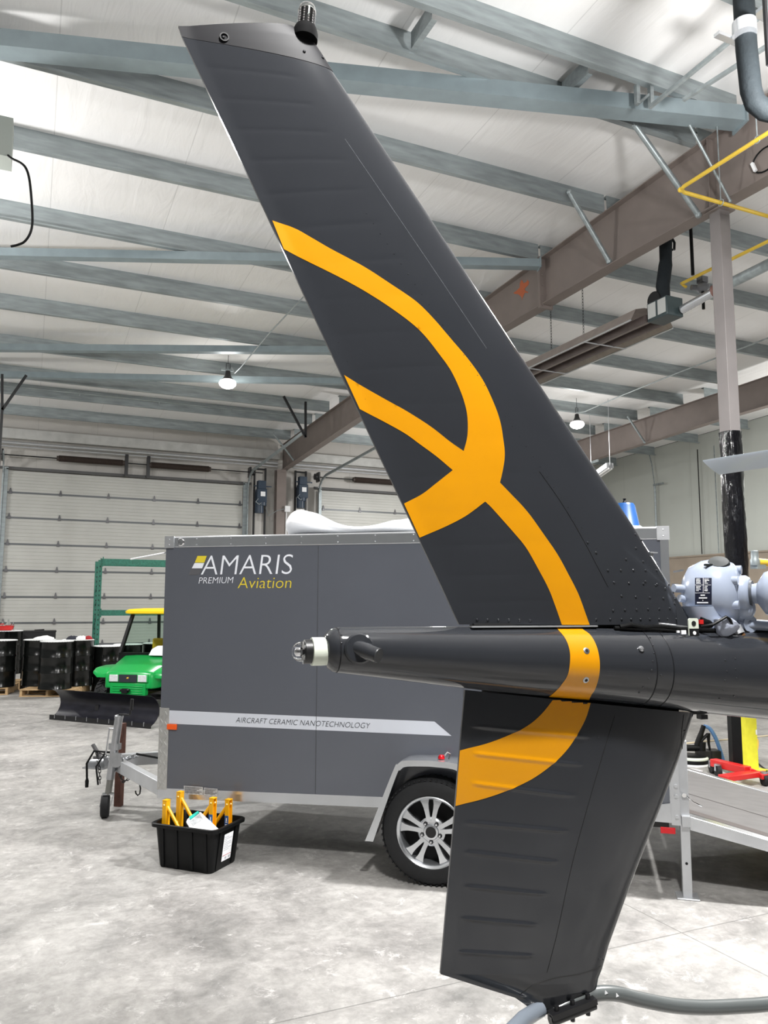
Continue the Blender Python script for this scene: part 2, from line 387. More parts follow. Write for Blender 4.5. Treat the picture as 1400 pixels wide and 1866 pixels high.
zb2 = lambda y: float(np.interp(y, [-12, 12.4, 17.7, 22, 24], [6.3, 6.30, 6.08, 5.86, 5.8]))
R2 = rafter('roof_rafter', XF2, zb2, 'brown steel rafter in the far bay, seen behind the wrapped column', (YB+.05, YW-.02))

# ------------------------------------------------------------------ purlins (galvanised Z sections lying on the rafters)
def purlin_mesh(L):
    d, w, t, lip = PD, .07, .004, .02
    pts = [(-w, 0+lip), (-w, 0), (0, 0), (0, d-t), (w, d-t), (w, d-lip), (w+t, d-lip), (w+t, d), (-t, d), (-t, t), (-w+t, t), (-w+t, lip)]
    g = MB(); g.prism(pts, (0, 0, 0), (0, 1, 0), (0, 0, 1), (1, 0, 0), L); return g
PY1 = [4.7, 5.88, 6.49, 8.13, 9.68, 11.5, 13.17, 14.9, 17.03, 19.06, 20.45, 22.44]
ORD = ['nearest the camera', 'second', 'third', 'fourth', 'fifth', 'sixth', 'seventh', 'eighth', 'ninth', 'tenth', 'eleventh', 'twelfth', 'thirteenth']
def purlin_row(ys, x0, x1, bay, n_from=0):
    proto = None
    for i, y in enumerate(ys):
        if proto is None: proto = o = purlin_mesh(x1-x0).build('roof_purlin', GALV, smooth=False)
        else: o = dup(proto)
        o.location = (x0, y, zr(y)+.001); o.rotation_euler = (-math.atan(.03), 0, 0)
        k = len(ys)-1-i
        wall = ['nearest the overhead doors', 'second', 'third', 'fourth', 'fifth', 'sixth', 'seventh', 'eighth', 'ninth', 'tenth', 'eleventh', 'twelfth', 'thirteenth'][k]
        lab = ('galvanised roof purlin %s in the %s' % (wall, bay)) if k == 0 else 'galvanised roof purlin, %s counting from the overhead doors, in the %s' % (wall, bay)
        tag(o, lab, 'roof purlin', 'roof purlins of the '+bay)
purlin_row(PY1, XF0-.1, XF1-.02, 'left bay')
PY2 = [4.7, 6.49, 8.13, 9.68, 11.5, 13.25, 14.96, 16.65, 18.45, 20.3, 22.2]
purlin_row(PY2, XF1+.02, XF2-.02, 'right bay')
purlin_row([14.3, 16.2, 18.1, 20.0, 21.9], XF2+.02, XG-.02, 'far bay')
g = MB(); yc_ = 20.33; g.tube([(XF0, yc_, zr(yc_)+.17), (XF1-.2, yc_, zr(yc_)+.17)], .016, 6)
for x_ in np.arange(-1., 6.8, 1.9): g.box((x_, yc_, zr(yc_)+.17), (.03, .02, .12))
tag(g.build('conduit_run', GALV, origin=(2, yc_, zr(yc_))), 'thin clipped conduit running along a purlin of the left bay, third from the doors', 'conduit')
# short blocks bridging the close pair and the next purlin
def block(q0, q1, lab):
    a = pl(*q0, RN, RP); b = pl(*q1, RN, RP); x = (a[0]+b[0])/2
    g = MB(); y0, y1 = 5.97, 6.4
    pts = [(-.03, 0), (.03, 0), (.03, .005), (-.024, .005), (-.024, .175), (.03, .175), (.03, .18), (-.03, .18)]
    g.prism(pts, (x, y0, zr(6.2)+.03), (1, 0, 0), (0, 0, 1), (0, 1, 0), y1-y0)
    tag(g.build('purlin_bridging', GALV, origin=(x, 6.2, zr(6.2))), lab, 'roof bridging', 'bridging between the paired purlins')
block((745, 92), (808, 36), 'short galvanised channel bridging two purlins above the fin tip beacon')
block((1036, 168), (1094, 132), 'short galvanised channel bridging two purlins above the splice of the brown rafter')

# ------------------------------------------------------------------ long diagonal struts under the purlins
def strut(q_right, q_left, X_left, zt, w, label):
    a = pl(*q_right, (1, 0, 0), (XF1-.12, 0, 0)); b0 = pl(*q_left, (0, 0, 1), (0, 0, a[2]))
    d = b0-a; b = a+d*((X_left-a[0])/d[0])
    g = MB(); dd = d/np.linalg.norm(d); sd = np.cross(dd, (0, 0, 1)); h = w
    pts = [(-h*.6, -h/2), (h*.6, -h/2), (h*.6, -h/2+.008), (-h*.6+.008, -h/2+.008), (-h*.6+.008, h/2-.008), (h*.6, h/2-.008), (h*.6, h/2), (-h*.6, h/2)]
    g.prism(pts, a, sd, (0, 0, 1), dd, np.linalg.norm(b-a))
    g.box(a+dd*.02, (.02, w*1.6, w*1.3), (dd, sd, ZZ))
    return tag(g.build('diagonal_strut', GALVB, origin=a, smooth=False), label, 'roof brace', 'diagonal roof struts')
strut((1352, 216), (0, 80), XF0, 0, .175, 'long galvanised strut crossing behind the fin tip to the rafter near the wrapped column')
strut((985, 482), (0, 462), XF0, 0, .125, 'galvanised strut passing behind the upper yellow band to the rafter splice')
strut((760, 640), (0, 634), XF0, 0, .13, 'galvanised strut just above the lit ceiling lamp')
strut((690, 697), (0, 683), XF0, 0, .125, 'galvanised strut passing just behind the lit ceiling lamp')
# flange braces from purlin to rafter foot
def fbrace(q0, q1, lab, r=.034, dx=.95, X=XF1):
    a = pl(*q1, (1, 0, 0), (X-.09, 0, 0)); b = pl(*q0, (0, 1, 0), (0, a[1], 0))
    g = MB(); g.tube([a, b], r, 10)
    for p in (a, b): g.sph(p, r*1.25, 5)
    tag(g.build('flange_brace', GALV, origin=a), lab, 'roof brace', 'tubular flange braces')
fbrace((1156, 226), (1273, 391), 'galvanised tube brace reaching from purlin down to the rafter left of the wrapped column')
fbrace((1037, 350), (1110, 476), 'galvanised tube brace right of the rafter splice')
fbrace((1250, 215), (1331, 366), 'galvanised tube brace right of the bend in the yellow pipe', .016)
fbrace((498, 790), (535, 838), 'galvanised tube brace above the left door operator', .028)
fbrace((1145, 760), (1175, 806), 'galvanised tube brace on the rafter of the far bay', .03, X=XF2)
# ------------------------------------------------------------------ columns
cx, cy = 7.06, 6.27
COLM = thing('steel_column', 'grey steel column with black film wrap behind the gearbox, standing under the brown rafter', 'column', (cx, cy, 0))
g = MB(); g.box((cx, cy, (zb1(cy)+3.5)/2-.005), (.155, .155, zb1(cy)-3.5-.01)); g.build('shaft', COLPAINT, COLM, bev=.006)
g = MB(); g.box((cx, cy, .62), (.17, .17, 1.24)); g.box((cx, cy, .01), (.3, .3, .02)); tag(g.build('guard', YELG, COLM, bev=.005), 'yellow painted foot of the column')
g = MB(); rings = []; rnd = random.Random(3)
for i in range(46):
    z = 1.2+2.46*i/45
    rings.append([(cx+math.cos(t)*rr, cy+math.sin(t)*rr, z) for k in range(36) for t in [2*PI*k/36] for rr in [.118+.004*math.sin(5*t+i*.3)+rnd.uniform(-.0035, .0035)]])
g.loft(rings); g.build('film_wrap', WRAP, COLM, angle=80)
g = MB(); g.box((cx, cy, zb1(cy)-.012), (.24, .24, .016)); g.build('cap_plate', BROWN, COLM)
# column on the wall between the two doors
wc = pl(512, 950, (0, 1, 0), (0, YW-.25, 0)); wcx = wc[0]
WC = thing('wall_column', 'brown steel column on the back wall between the two overhead doors', 'column', (wcx, YW-.12, 0))
zt = zb1(YW-.3)
g = MB(); g.box((wcx, YW-.25, zt/2), (.30, .014, zt)); g.build('inner_flange', BROWN, WC)
g = MB(); g.box((wcx, YW-.125, zt/2), (.012, .22, zt)); g.build('web', BROWN, WC)
g = MB(); g.box((wcx, YW+.0, zt/2), (.30, .014, zt)); g.build('outer_flange', BROWN, WC)
g = MB(); g.box((wcx+.18, YW-.3, 4.62), (.16, .1, .18)); g.tube([(wcx+.16, YW-.28, 4.55), (wcx+.15, YW-.28, 2.2)], .02, 6); g.build('junction_box', WHITE, WC)
g = MB(); g.tube([(wcx+.1, YW-.3, 4.62), (wcx-.15, YW-.33, 4.55), (wcx-.42, YW-.33, 4.38), (wcx-.5, YW-.3, 4.6)], .012, 6); g.build('cable', GALV, WC)

# ------------------------------------------------------------------ overhead doors
DZ = [.02, .62, 1.21, 1.90, 2.60, 3.31, 4.02, 4.70, 5.30]
DOORM = mat('ribbed door skin', (184, 184, 179), .45, var=.05, vscale=1.5)
def door(name, x0, x1, springs):
    D = thing(name, None, None, ((x0+x1)/2, YW-.05, 0)); D['kind'] = 'structure'
    yf = YW-.08
    for k in range(len(DZ)-1):
        z0, z1 = DZ[k]+.006, DZ[k+1]-.006; g = MB(); prof = [(yf+.05, z0), (yf, z0)]
        nz = 7
        for j in range(1, nz):
            zz = z0+(z1-z0)*j/nz; prof += [(yf, zz-.007), (yf+.006, zz), (yf, zz+.007)]
        prof += [(yf, z1), (yf+.05, z1)]
        g.loft([[(x, y, z) for y, z in prof] for x in (x0, x1)]); g.build('door_section', DOORM, D, smooth=False)
        if k:
            g = MB(); g.box(((x0+x1)/2, yf-.004, DZ[k]), (x1-x0, .012, .05)); g.build('joint_strip', mat('joint steel', (96, 99, 101), .45, .4), D)
    proto = None
    hx = np.linspace(x0+.08, x1-.08, 6)
    for k in range(1, len(DZ)-1):
        for x in hx:
            if proto is None:
                g = MB(); g.box((0, -.012, -.02), (.08, .02, .04)); g.hexa([(-.04, -.022, 0), (.04, -.022, 0), (.04, 0, 0), (-.04, 0, 0), (-.01, -.012, .12), (.01, -.012, .12), (.01, 0, .12), (-.01, 0, .12)])
                proto = o = g.build('hinge', mat('hinge steel', (92, 92, 94), .4, .6), D, local=True)
            else: o = dup(proto, D)
            o.location = (x-(x0+x1)/2, yf-.008-(YW-.05), DZ[k]+.0)
    g = MB(); g.box(((x0+x1)/2, yf-.03, 5.36), (x1-x0+.5, .05, .07)); g.box(((x0+x1)/2, yf-.03, 5.33), (x1-x0+.1, .08, .03)); g.build('header_seal', mat('dark seal', (88, 88, 88), .6), D)
    zs = 5.68; ys = YW-.3
    g = MB(); g.tube([(x0-.25, ys, zs), (x1+.55, ys, zs)], .017, 8); g.build('spring_shaft', BLACKM, D)
    for a, b in springs:
        g = MB(); n = int(abs(b-a)/.018); P = []
        rings = []
        for i in range(2*n+1):
            x = a+(b-a)*i/(2*n); r = .092 if i % 2 else .082
            rings.append([(x, ys+r*math.cos(t), zs+r*math.sin(t)) for t in [2*PI*k/12 for k in range(12)]])
        g.loft(rings); g.cyl((a-.05, ys, zs), (a, ys, zs), .07, n=12); g.cyl((b, ys, zs), (b+.05, ys, zs), .07, n=12); g.build('torsion_spring', SPRING, D)
    for x, s_ in ((x0, -1), (x1, 1)):
        P = [(x+s_*.12, ys+.06, .05), (x+s_*.12, ys+.06, 5.2), (x+s_*.12, ys-.03, 5.42), (x+s_*.12, ys-.2, 5.56), (x+s_*.12, ys-.55, 5.66)]
        if s_ > 0 or x > 7: P += [(x+s_*.12, ys-5.2, 5.86)]
        g = MB()
        for p0, p1 in zip(P[:-1], P[1:]): g.bar(p0, p1, .035, .075, (0, 1, 0) if abs(p1[2]-p0[2]) > abs(p1[1]-p0[1]) else (0, 0, 1))
        g.build('track', GALV, D, smooth=False)
        g = MB(); g.box((x+s_*.06, YW-.14, 2.7), (.12, .02, 5.35)); g.box((x+s_*.12, YW-.2, 2.7), (.01, .12, 5.3)); g.build('track_angle', GALV, D)
        g = MB()
        g.box((x+s_*.16, ys+.06, zs), (.05, .26, .3)); g.cyl((x+s_*.22, ys, zs), (x+s_*.3, ys, zs), .1, n=16); g.build('end_bearing', BLACKM, D)
    return D
D1 = door('door_1', -.68, 5.74, [(.55, 2.23), (3.0, 4.66)])
g = MB()
for x in (2.33, 2.93): g.box((x, YW-.28, 5.62), (.09, .12, .62))
g.build('centre_bracket', BLACKM, D1)
D2 = door('door_2', 8.25, 14.65, [(9.3, 11.0), (11.8, 13.4)])
# horizontal steel over the doors: eave strut, conduits
g = MB(); zE = 6.42
g.box((2.7, YW-.12, zE-.13), (8.3, .2, .27)); g.box((11.1, YW-.12, zE-.13), (8.2, .2, .27)); struct(g, 'trim_3', GALVW := mat('dull galvanised', (186, 186, 183), .5, .3, var=.12, vscale=4))
g = MB(); g.tube([(-1.5, YW-.3, 6.02), (6.75, YW-.3, 6.02)], .04, 8); g.tube([(-1.5, YW-.3, 5.92), (6.75, YW-.3, 5.92)], .025, 8)
tag(g.build('conduit_run', ALUM, origin=(2, YW-.3, 6.0)), 'bright pair of conduits running under the eave above the left overhead door', 'conduit')
g = MB(); g.tube([(7.25, YW-.3, 6.02), (15.1, YW-.3, 6.02)], .04, 8); g.tube([(7.25, YW-.3, 5.92), (15.1, YW-.3, 5.92)], .025, 8)
tag(g.build('conduit_run', ALUM, origin=(11, YW-.3, 6.0)), 'bright pair of conduits running under the eave above the right overhead door', 'conduit')
# girts beside the column
g = MB(); g.box((6.4, YW-.1, 3.62), (1.0, .2, .2)); g.box((7.62, YW-.1, 3.62), (.95, .2, .2)); struct(g, 'trim_4', GALV)

# door operators (jackshaft motors) either side of the column
def operator(q, lab, flip):
    c = pl(*q, (0, 1, 0), (0, YW-.42, 0)); x, y, z = c
    O = thing('door_operator', lab, 'door motor', (x, y, z-.5), 0, 'overhead door operators')
    g = MB(); g.box((x, y, z), (.3, .26, .42)); g.build('motor_case', OPER, O, bev=.02)
    g = MB(); g.cyl((x+.02*flip, y-.02, z-.3), (x+.02*flip, y-.02, z-.2), .14, n=18); g.cyl((x-.05, y, z-.52), (x-.05, y, z-.2), .13, n=18); g.build('motor', OPER, O)
    g = MB(); g.box((x+.0, y, z+.33), (.24, .22, .26)); g.cyl((x-.22, y, z+.3), (x+.32, y, z+.3), .022, n=8); g.build('gear_head', OPER, O, bev=.01)
    g = MB(); g.box((x+.02, y-.135, z+.05), (.14, .008, .14)); g.build('label_plate', WHITE, O)
    g = MB(); g.tube([(x-.12, y-.13, z-.1), (x-.2, y-.16, z-.2), (x-.1, y-.16, z-.28), (x, y-.13, z-.2)], .012, 6); g.build('chain_loop', GALV, O)
    g = MB()
    for s_ in (-.17, .17): g.bar((x+s_, y+.18, 3.74), (x+s_, y+.18, 5.84), .05, .06, (0, 1, 0))
    g.bar((x-.17, y+.18, 5.8), (x+.17, y+.18, 5.8), .05, .05); g.build('hanger_angles', BLACKM, O)
    g = MB(); g.box((x, y+.16, z), (.34, .06, .3)); g.build('back_plate', BLACKM, O)
operator((476, 904), 'dark blue door motor with white label left of the brown wall column', 1)
operator((551, 896), 'dark blue door motor with white label right of the brown wall column', -1)
# hangers for the door tracks
def hanger(pts, lab, r=.03):
    g = MB()
    for a, b in pts: g.bar(a, b, .05, .05)
    tag(g.build('track_hanger', BLACKM, origin=pts[0][0]), lab, 'track hanger')
tx, ty = 5.86, YW-3.6
hp = pl(557, 797, (1, 0, 0), (tx, 0, 0))
hanger([(hp, pl(557, 732, (0, 1, 0), (0, hp[1], 0))), (hp, pl(517, 722, (0, 1, 0), (0, hp[1], 0)))], 'dark steel vee hanger holding the door track left of the lower end of the rafter')
hl = at(4, 747, 15.5)
hanger([(hl, pl(4, 682, (0, 1, 0), (0, hl[1], 0))), (hl+V3(0, 0, -.0), pl(48, 684, (0, 1, 0), (0, hl[1], 0))), (hl, hl-V3(0, 0, 2.2))], 'dark steel hanger with a slanting arm at the left edge above the door')

# ------------------------------------------------------------------ high bay lamps
def lamp(c, lab, power=900., group=None, upk=None):
    x, y, z = c
    Lh = thing('high_bay_lamp', lab, 'lamp', (x, y, z), 0, group)
    g = MB(); g.lathe([(.03, .26), (.05, .25), (.06, .17), (.09, .1), (.12, .075), (.125, .06), (.1, .055)], c, n=24); g.build('housing', BLACKM if group is None else STEEL, Lh)
    g = MB(); g.lathe([(.10, .056), (.165, .03), (.185, -.02), (.175, -.06), (.13, -.105), (.06, -.13), (.0, -.135)], c, n=24); g.build('glowing_lens', LEDW, Lh)
    g = MB(); zt_ = zr(y)+PD-.02; g.tube([(x, y, z+.29), (x, y, zt_)], .006, 6); g.tube([(x-.04, y, z+.29), (x-.04, y, z+.42), (x+.04, y, z+.42), (x+.04, y, z+.29)], .008, 6); g.build('suspension', BLACKM, Lh)
    ld = bpy.data.lights.new('lamp_light', 'AREA'); ld.shape = 'DISK'; ld.size = .3; ld.energy = power*LK; ld.color = (1, .99, .975); ld.spread = math.radians(172)
    lo = bpy.data.objects.new('lamp_light', ld); COL.objects.link(lo); lo.location = (0, 0, -.15); lo.parent = Lh
    pd_ = bpy.data.lights.new('lamp_glow', 'POINT'); pd_.energy = power*(UPK if upk is None else upk); pd_.shadow_soft_size = .2; pd_.color = (1, .99, .975)
    po = bpy.data.objects.new('lamp_glow', pd_); COL.objects.link(po); po.location = (0, 0, -.36); po.parent = Lh
    return Lh
LK, UPK = .30, .62
LP = 1000.
l1 = at(415, 697, 17.0); lamp(l1, 'glowing high bay lamp hanging left of the fin', LP, None, .03)
g = MB(); a = l1+V3(0, 0, .33); g.tube([a, a+V3(.08, 0, .02), at(428, 680, 16.4), at(440, 668, 16.1), at(490, 608, 14.4), at(553, 541, 12.7)], .012, 6)
g.box(l1+V3(0, 0, .27), (.3, .06, .03)); tag(g.build('lamp_cable', GALV, origin=a), 'thin lamp cable slanting up from the left lamp behind the fin', 'cable')
l2 = at(1052, 772, 20.5); lamp(l2, 'glowing high bay lamp hanging right of the fin in front of the far rafter', LP, None, .03)
g = MB(); g.tube([l2+V3(0, 0, .3), at(1066, 750, 20.), at(1130, 722, 18.3), at(1234, 680, 16.), at(1400, 616, 13.5)], .014, 6)
tag(g.build('lamp_cable', GALV, origin=l2), 'thin lamp cable slanting up from the right lamp behind the wrapped column', 'cable')
# ================================================================== the helicopter (tail in view, nose to the right)
PHI = math.radians(17)
Hd = math.cos(PHI)*rt0+math.sin(PHI)*fw0; Hn = math.sin(PHI)*rt0-math.cos(PHI)*fw0       # Hd to the nose, Hn towards the viewer's side
HO = at(700, 1195, 1.95)
def hp2(x, y, n=0.): X = pl(x, y, Hn, HO+Hn*n); return np.array([(X-HO)@Hd, X[2]])       # photo pixel -> (u, z) in the tail's centre plane
def hw(u, z, n=0.): return V3(HO[0], HO[1], 0)+Hd*u+Hn*n+ZZ*z
MAST = hw(7.0, 0)
HEL = thing('helicopter', 'dark grey helicopter tail with amber swoosh stripes filling the foreground', 'helicopter', (float(hw(4, 0)[0]), float(hw(4, 0)[1]), 0))

class Fin:
    """ruled aerofoil panel: rows of (left px, right px); s=0 leading edge (right), s=1 trailing edge"""
    def __init__(s, rows, tmax, ts, te=.0035, bead=None):
        s.L = np.array([hp2(*a) for a, b in rows]); s.R = np.array([hp2(*b) for a, b in rows]); s.t = np.array(ts, float); s.tmax = np.array(tmax, float); s.te = te; s.bead = bead
    def lr(s, t): return (np.array([np.interp(t, s.t, s.L[:, i]) for i in (0, 1)]).T, np.array([np.interp(t, s.t, s.R[:, i]) for i in (0, 1)]).T)
    def th(s, S, t):
        S = np.clip(S, 0, 1); T = np.interp(t, s.t, s.tmax)
        h = T*5*(.2969*np.sqrt(S)-.126*S-.3516*S**2+.2843*S**3-.1036*S**4)
        h = np.maximum(h, s.te*np.minimum(1, S*30))
        if s.bead: h = h+s.bead(S, t)
        return h
    def pos(s, S, t, side=1, lift=0.):
        S = np.asarray(S, float); t = np.asarray(t, float); l, r = s.lr(t); p = r+(l-r)*S[..., None]
        n = (s.th(S, t)+lift)*side
        return np.array([HO[0], HO[1], 0])+p[:, :1]*Hd+n[:, None]*Hn+p[:, 1:2]*ZZ
    def inv(s, P):                                               # (u,z) -> (s,t)
        P = np.asarray(P, float); lo = np.full(len(P), s.t[0]); hi = np.full(len(P), s.t[-1])
        def fn(t):
            l, r = s.lr(t); d = r-l; q = P-l; return d[:, 0]*q[:, 1]-d[:, 1]*q[:, 0]
        f0 = fn(lo)
        for _ in range(40):
            mid = (lo+hi)/2; same = np.sign(fn(mid)) == np.sign(f0); lo = np.where(same, mid, lo); hi = np.where(same, hi, mid)
        l, r = s.lr(lo); d = l-r; S = ((P-r)*d).sum(1)/(d*d).sum(1)
        return np.clip(S, 0, 1), lo
    def normal(s, S, t, side=1):
        e = 2e-3; S0 = np.clip(S-e, 0, 1); S1 = np.clip(S+e, 0, 1); t0 = np.clip(t-e, 0, 1); t1 = np.clip(t+e, 0, 1)
        n = np.cross(s.pos(S1, t, side)-s.pos(S0, t, side), s.pos(S, t1, side)-s.pos(S, t0, side))
        ln = np.linalg.norm(n, axis=1, keepdims=True); n = n/np.maximum(ln, 1e-9)
        fl_ = np.sign((n*Hn).sum(1)*side); fl_[fl_ == 0] = 1
        return n*fl_[:, None]
    def mesh(s, g, ns, nt, ss=None, close=True):
        S = (1-np.cos(np.linspace(0, PI/2, ns)))**1.0 if ss is None else ss
        t = np.linspace(0, 1, nt); SS, TT = np.meshgrid(S, t)
        A = s.pos(SS.ravel(), TT.ravel(), 1); B = s.pos(SS.ravel(), TT.ravel(), -1); ns = len(S)
        ka = g.add(A, [(j*ns+i, j*ns+i+1, (j+1)*ns+i+1, (j+1)*ns+i) for j in range(nt-1) for i in range(ns-1)])
        kb = g.add(B, [(j*ns+i, (j+1)*ns+i, (j+1)*ns+i+1, j*ns+i+1) for j in range(nt-1) for i in range(ns-1)])
        for j in range(nt-1):
            a = ka+j*ns; b = kb+j*ns
            g.f.append((a+ns-1, b+ns-1, b+2*ns-1, a+2*ns-1)); g.fm.append(0)
        for j in (0, nt-1):
            for i in range(ns-1):
                q = (ka+j*ns+i, ka+j*ns+i+1, kb+j*ns+i+1, kb+j*ns+i); g.f.append(q if j else q[::-1]); g.fm.append(0)
    def decal(s, g, polypx, mi, step=.012, lift=.0006):
        P = np.array([hp2(*p) for p in polypx]); D = []
        for a, b in zip(P, np.roll(P, -1, 0)):                   # subdivide the outline
            k = max(1, int(np.linalg.norm(b-a)/step)); D += [a+(b-a)*i/k for i in range(k)]
        D = np.array(D)
        x0, z0 = D.min(0); x1, z1 = D.max(0)
        G = [(x, z) for x in np.arange(x0, x1, step) for z in np.arange(z0, z1, step)]
        v, e, f, *_ = geometry.delaunay_2d_cdt([Vector(p) for p in D]+[Vector(p) for p in G], [], [list(range(len(D)))], 1, 1e-6)
        v = np.array(v); S, t = s.inv(v)
        g.add(s.pos(S, t, 1, lift), [tuple(q) for q in f], mi)

def fin_build(name, fin, g, mats, parent):
    """build with analytic normals so that the gloss reads clean"""
    o = g.build(name, mats, parent, angle=60)
    return o
def smooth_pts(P, n=6, closed=False):                            # Catmull-Rom through pixel points
    P = [np.array(p, float) for p in P]; out = []
    for i in range(len(P)-1):
        p0 = P[i-1] if i else P[0]*2-P[1]; p1, p2 = P[i], P[i+1]; p3 = P[i+2] if i+2 < len(P) else P[-1]*2-P[-2]
        for k in range(n):
            t = k/n; out.append(.5*((2*p1)+(-p0+p2)*t+(2*p0-5*p1+4*p2-p3)*t*t+(-p0+3*p1-3*p2+p3)*t**3))
    out.append(P[-1]); return out

# ---- upper fin
rows = [((332, 69), (607, 133)), ((481, 382), (774, 383)), ((621, 682), (972, 684)), ((762, 980), (1167, 980)), ((801, 1062), (1217, 1062)), ((836, 1138), (1256, 1138))]
ts = [0, .3, .58, .855, .93, 1.]
rib_t = [.045, .10, .155, .21, .27, .33, .39, .45, .51, .57, .63, .69, .75, .81, .865, .915, .96]
def bead_up(S, t):
    h = 0
    for r in rib_t: h = h+.0005*np.exp(-((t-r-.012*(S-.6))/.0028)**2)
    return -h*np.clip((S-.32)/.08, 0, 1)*np.clip((.97-S)/.05, 0, 1)
UF = Fin(rows, [.042, .046, .052, .062, .066, .068], ts, bead=bead_up)
g = MB(); SSp = np.concatenate([[0, .0015, .004, .008, .014, .022, .032, .045, .06, .08, .1], np.linspace(.13, 1, 30)])
UF.mesh(g, 0, 260, SSp)
outer = smooth_pts([(496, 403), (535, 417.5), (571, 439), (603, 458.6), (660, 491), (710, 524.6), (753, 555), (785, 587), (817, 624.6), (845.7, 658.6), (870.7, 694), (888.6, 730), (903, 769), (910, 808.6), (912, 833.6), (909, 858.6), (904, 881.8)])
rdown = smooth_pts([(904, 881.8), (924, 903), (952, 933.5), (981, 974), (1006, 1011), (1025, 1046), (1043.5, 1083), (1056, 1117), (1063.5, 1138)])
lup = smooth_pts([(1015, 1138), (1005, 1109), (991.6, 1074), (972.5, 1037), (951, 999), (931, 974), (905, 944), (890, 927), (878.6, 915.7)])
pr_lo = smooth_pts([(878.6, 915.7), (845.7, 940.7), (810, 960), (764, 980)])
pr_up = smooth_pts([(735.5, 918), (767, 901.4), (792, 881.8), (820.7, 858.6)])
mid_lo = smooth_pts([(820.7, 858.6), (792, 833.6), (763.6, 812), (735, 790.7), (692, 765.7), (655, 746)])
mid_up = smooth_pts([(626.5, 684), (660, 705), (695.7, 726.4), (738.6, 751.4), (781.4, 780), (817, 808.6), (839.6, 824.6)])
inner = smooth_pts([(839.6, 824.6), (845.7, 798), (845.7, 765.7), (840, 737), (828, 705), (813.6, 676.4), (795.7, 651.4), (770.7, 619), (745.7, 594.3), (703, 562), (660, 533.6), (617, 508.6), (567, 481.8), (517, 455)])
poly = outer+rdown[1:]+lup+pr_lo[1:]+pr_up+mid_lo[1:]+mid_up+inner[1:]
UF.decal(g, [tuple(p) for p in poly], 1)
def rivline(fin, g, pxs, r=.0036, step_px=None):
    Q = np.array([hp2(*p) for p in pxs]); S, t = fin.inv(Q); P = fin.pos(S, t, 1)
    for p in P: g.rivet(p, Hn, r)
def px_line(a, b, n): return [tuple(np.array(a)+(np.array(b)-np.array(a))*k/(n-1)) for k in range(n)]
def riv_px(g, pts): rivline(UF, g, pts)
for a, b, n in (((1120, 1128), (1240, 1128), 8), ((1105, 1112), (1232, 1108), 7), ((1107, 1062), (1215, 1066), 5), ((1150, 1000), (1180, 1015), 2), ((1120, 1086), (1225, 1092), 5), ((1060, 990), (1075, 1008), 2),
                ((1096, 1040), (1190, 1040), 5), ((1130, 1020), (1196, 1028), 3), ((1152, 975), (1165, 985), 2), ((1165, 1060), (1224, 1080), 4), ((1075, 1128), (1100, 1128), 2), ((868, 1129), (960, 1130), 6),
                ((1222, 1100), (1246, 1128), 3)): riv_px(g, px_line(a, b, n))
rivline(UF, g, px_line((664, 396), (1075, 1000), 34), .0016)
rivline(UF, g, px_line((600, 590), (665, 728), 5), .0014)
UFO = g.build('upper_fin', [GREY_PAINT, YEL_PAINT], HEL, angle=50)
# panel lap line near the leading edge
def seam(fin, pts, name_, parent, w=.0016, m_=DARK):
    Q = np.array([hp2(*p) for p in smooth_pts(pts, 8)]); S, t = fin.inv(Q); P = fin.pos(S, t, 1, .0003)
    g = MB(); g.tube(list(P), w/2, 5); return g.build(name_, m_, parent)
seam(UF, [(850, 860), (905, 900), (1000, 970), (1060, 1030), (1096, 1075)][0:0] or [(974, 862), (1014, 920), (1052, 985), (1096, 1070)], 'skin_seam', UFO)
seam(UF, [(625, 262), (700, 372), (800, 520), (880, 640)], 'skin_lap', UFO, .0012, mat('paint edge', (120, 124, 130), .3))
# ---- tip fairing with beacon
CAP = Fin([((325, 49), (536, 50)), ((327, 54), (570, 74)), ((329.5, 62), (592, 107)), ((332, 68.4), (607.5, 132.4))], [.034, .039, .042, .0435], [0, .35, .7, 1.])
g = MB(); CAP.mesh(g, 0, 24, SSp)
for q in ((406, 74), (552, 103), (587, 110)):
    S, t = CAP.inv([hp2(*q)]); g.rivet(CAP.pos(S, t)[0], Hn, .0045)
CAPO = g.build('fin_tip_fairing', FIN_BLACK, HEL, angle=60)
c = hw(*hp2(408, 73), 0.0); g = MB(); c2 = CAP.pos(*CAP.inv([hp2(408, 74)]))[0]; g.lathe([(.012, -.004), (.012, .003), (.009, .003), (.008, -.001), (0, -.001)], c2, Hn, 16); g.build('screw_recess', BLACK, CAPO)
g = MB(); a, b = hw(*hp2(436, 40), -.05), hw(*hp2(512, 40), -.05); mid = (a+b)/2; g.lathe([(.052, -.014), (.05, -.006), (.042, -.002), (.02, .0), (0, .001)], mid, (0, 0, 1), 24); g.build('antenna_dome', mat('pale grey dome', (190, 193, 190), .4), HEL)
bb = hw(*hp2(556, 66)); bt = hw(*hp2(561, 8)); ax = (bt-bb)/np.linalg.norm(bt-bb); Lb = np.linalg.norm(bt-bb)
g = MB(); g.lathe([(.034, -.012), (.034, .006), (.031, .016), (.028, .024), (0, .024)], bb, ax, 28); BC = g.build('beacon_base', mat('beacon collar', (12, 12, 13), .8, spec=.08), HEL)
g = MB(); g.lathe([(.024, .02), (.0245, Lb*.75), (.02, Lb*.92), (.01, Lb*.99), (0, Lb)], bb, ax, 28); g.build('beacon_lens', LENSG, BC)
g = MB(); g.lathe([(.017, .02), (.017, Lb*.8), (.004, Lb*.8)], bb, ax, 16)
d_, a_, b_ = MB.frame(ax)
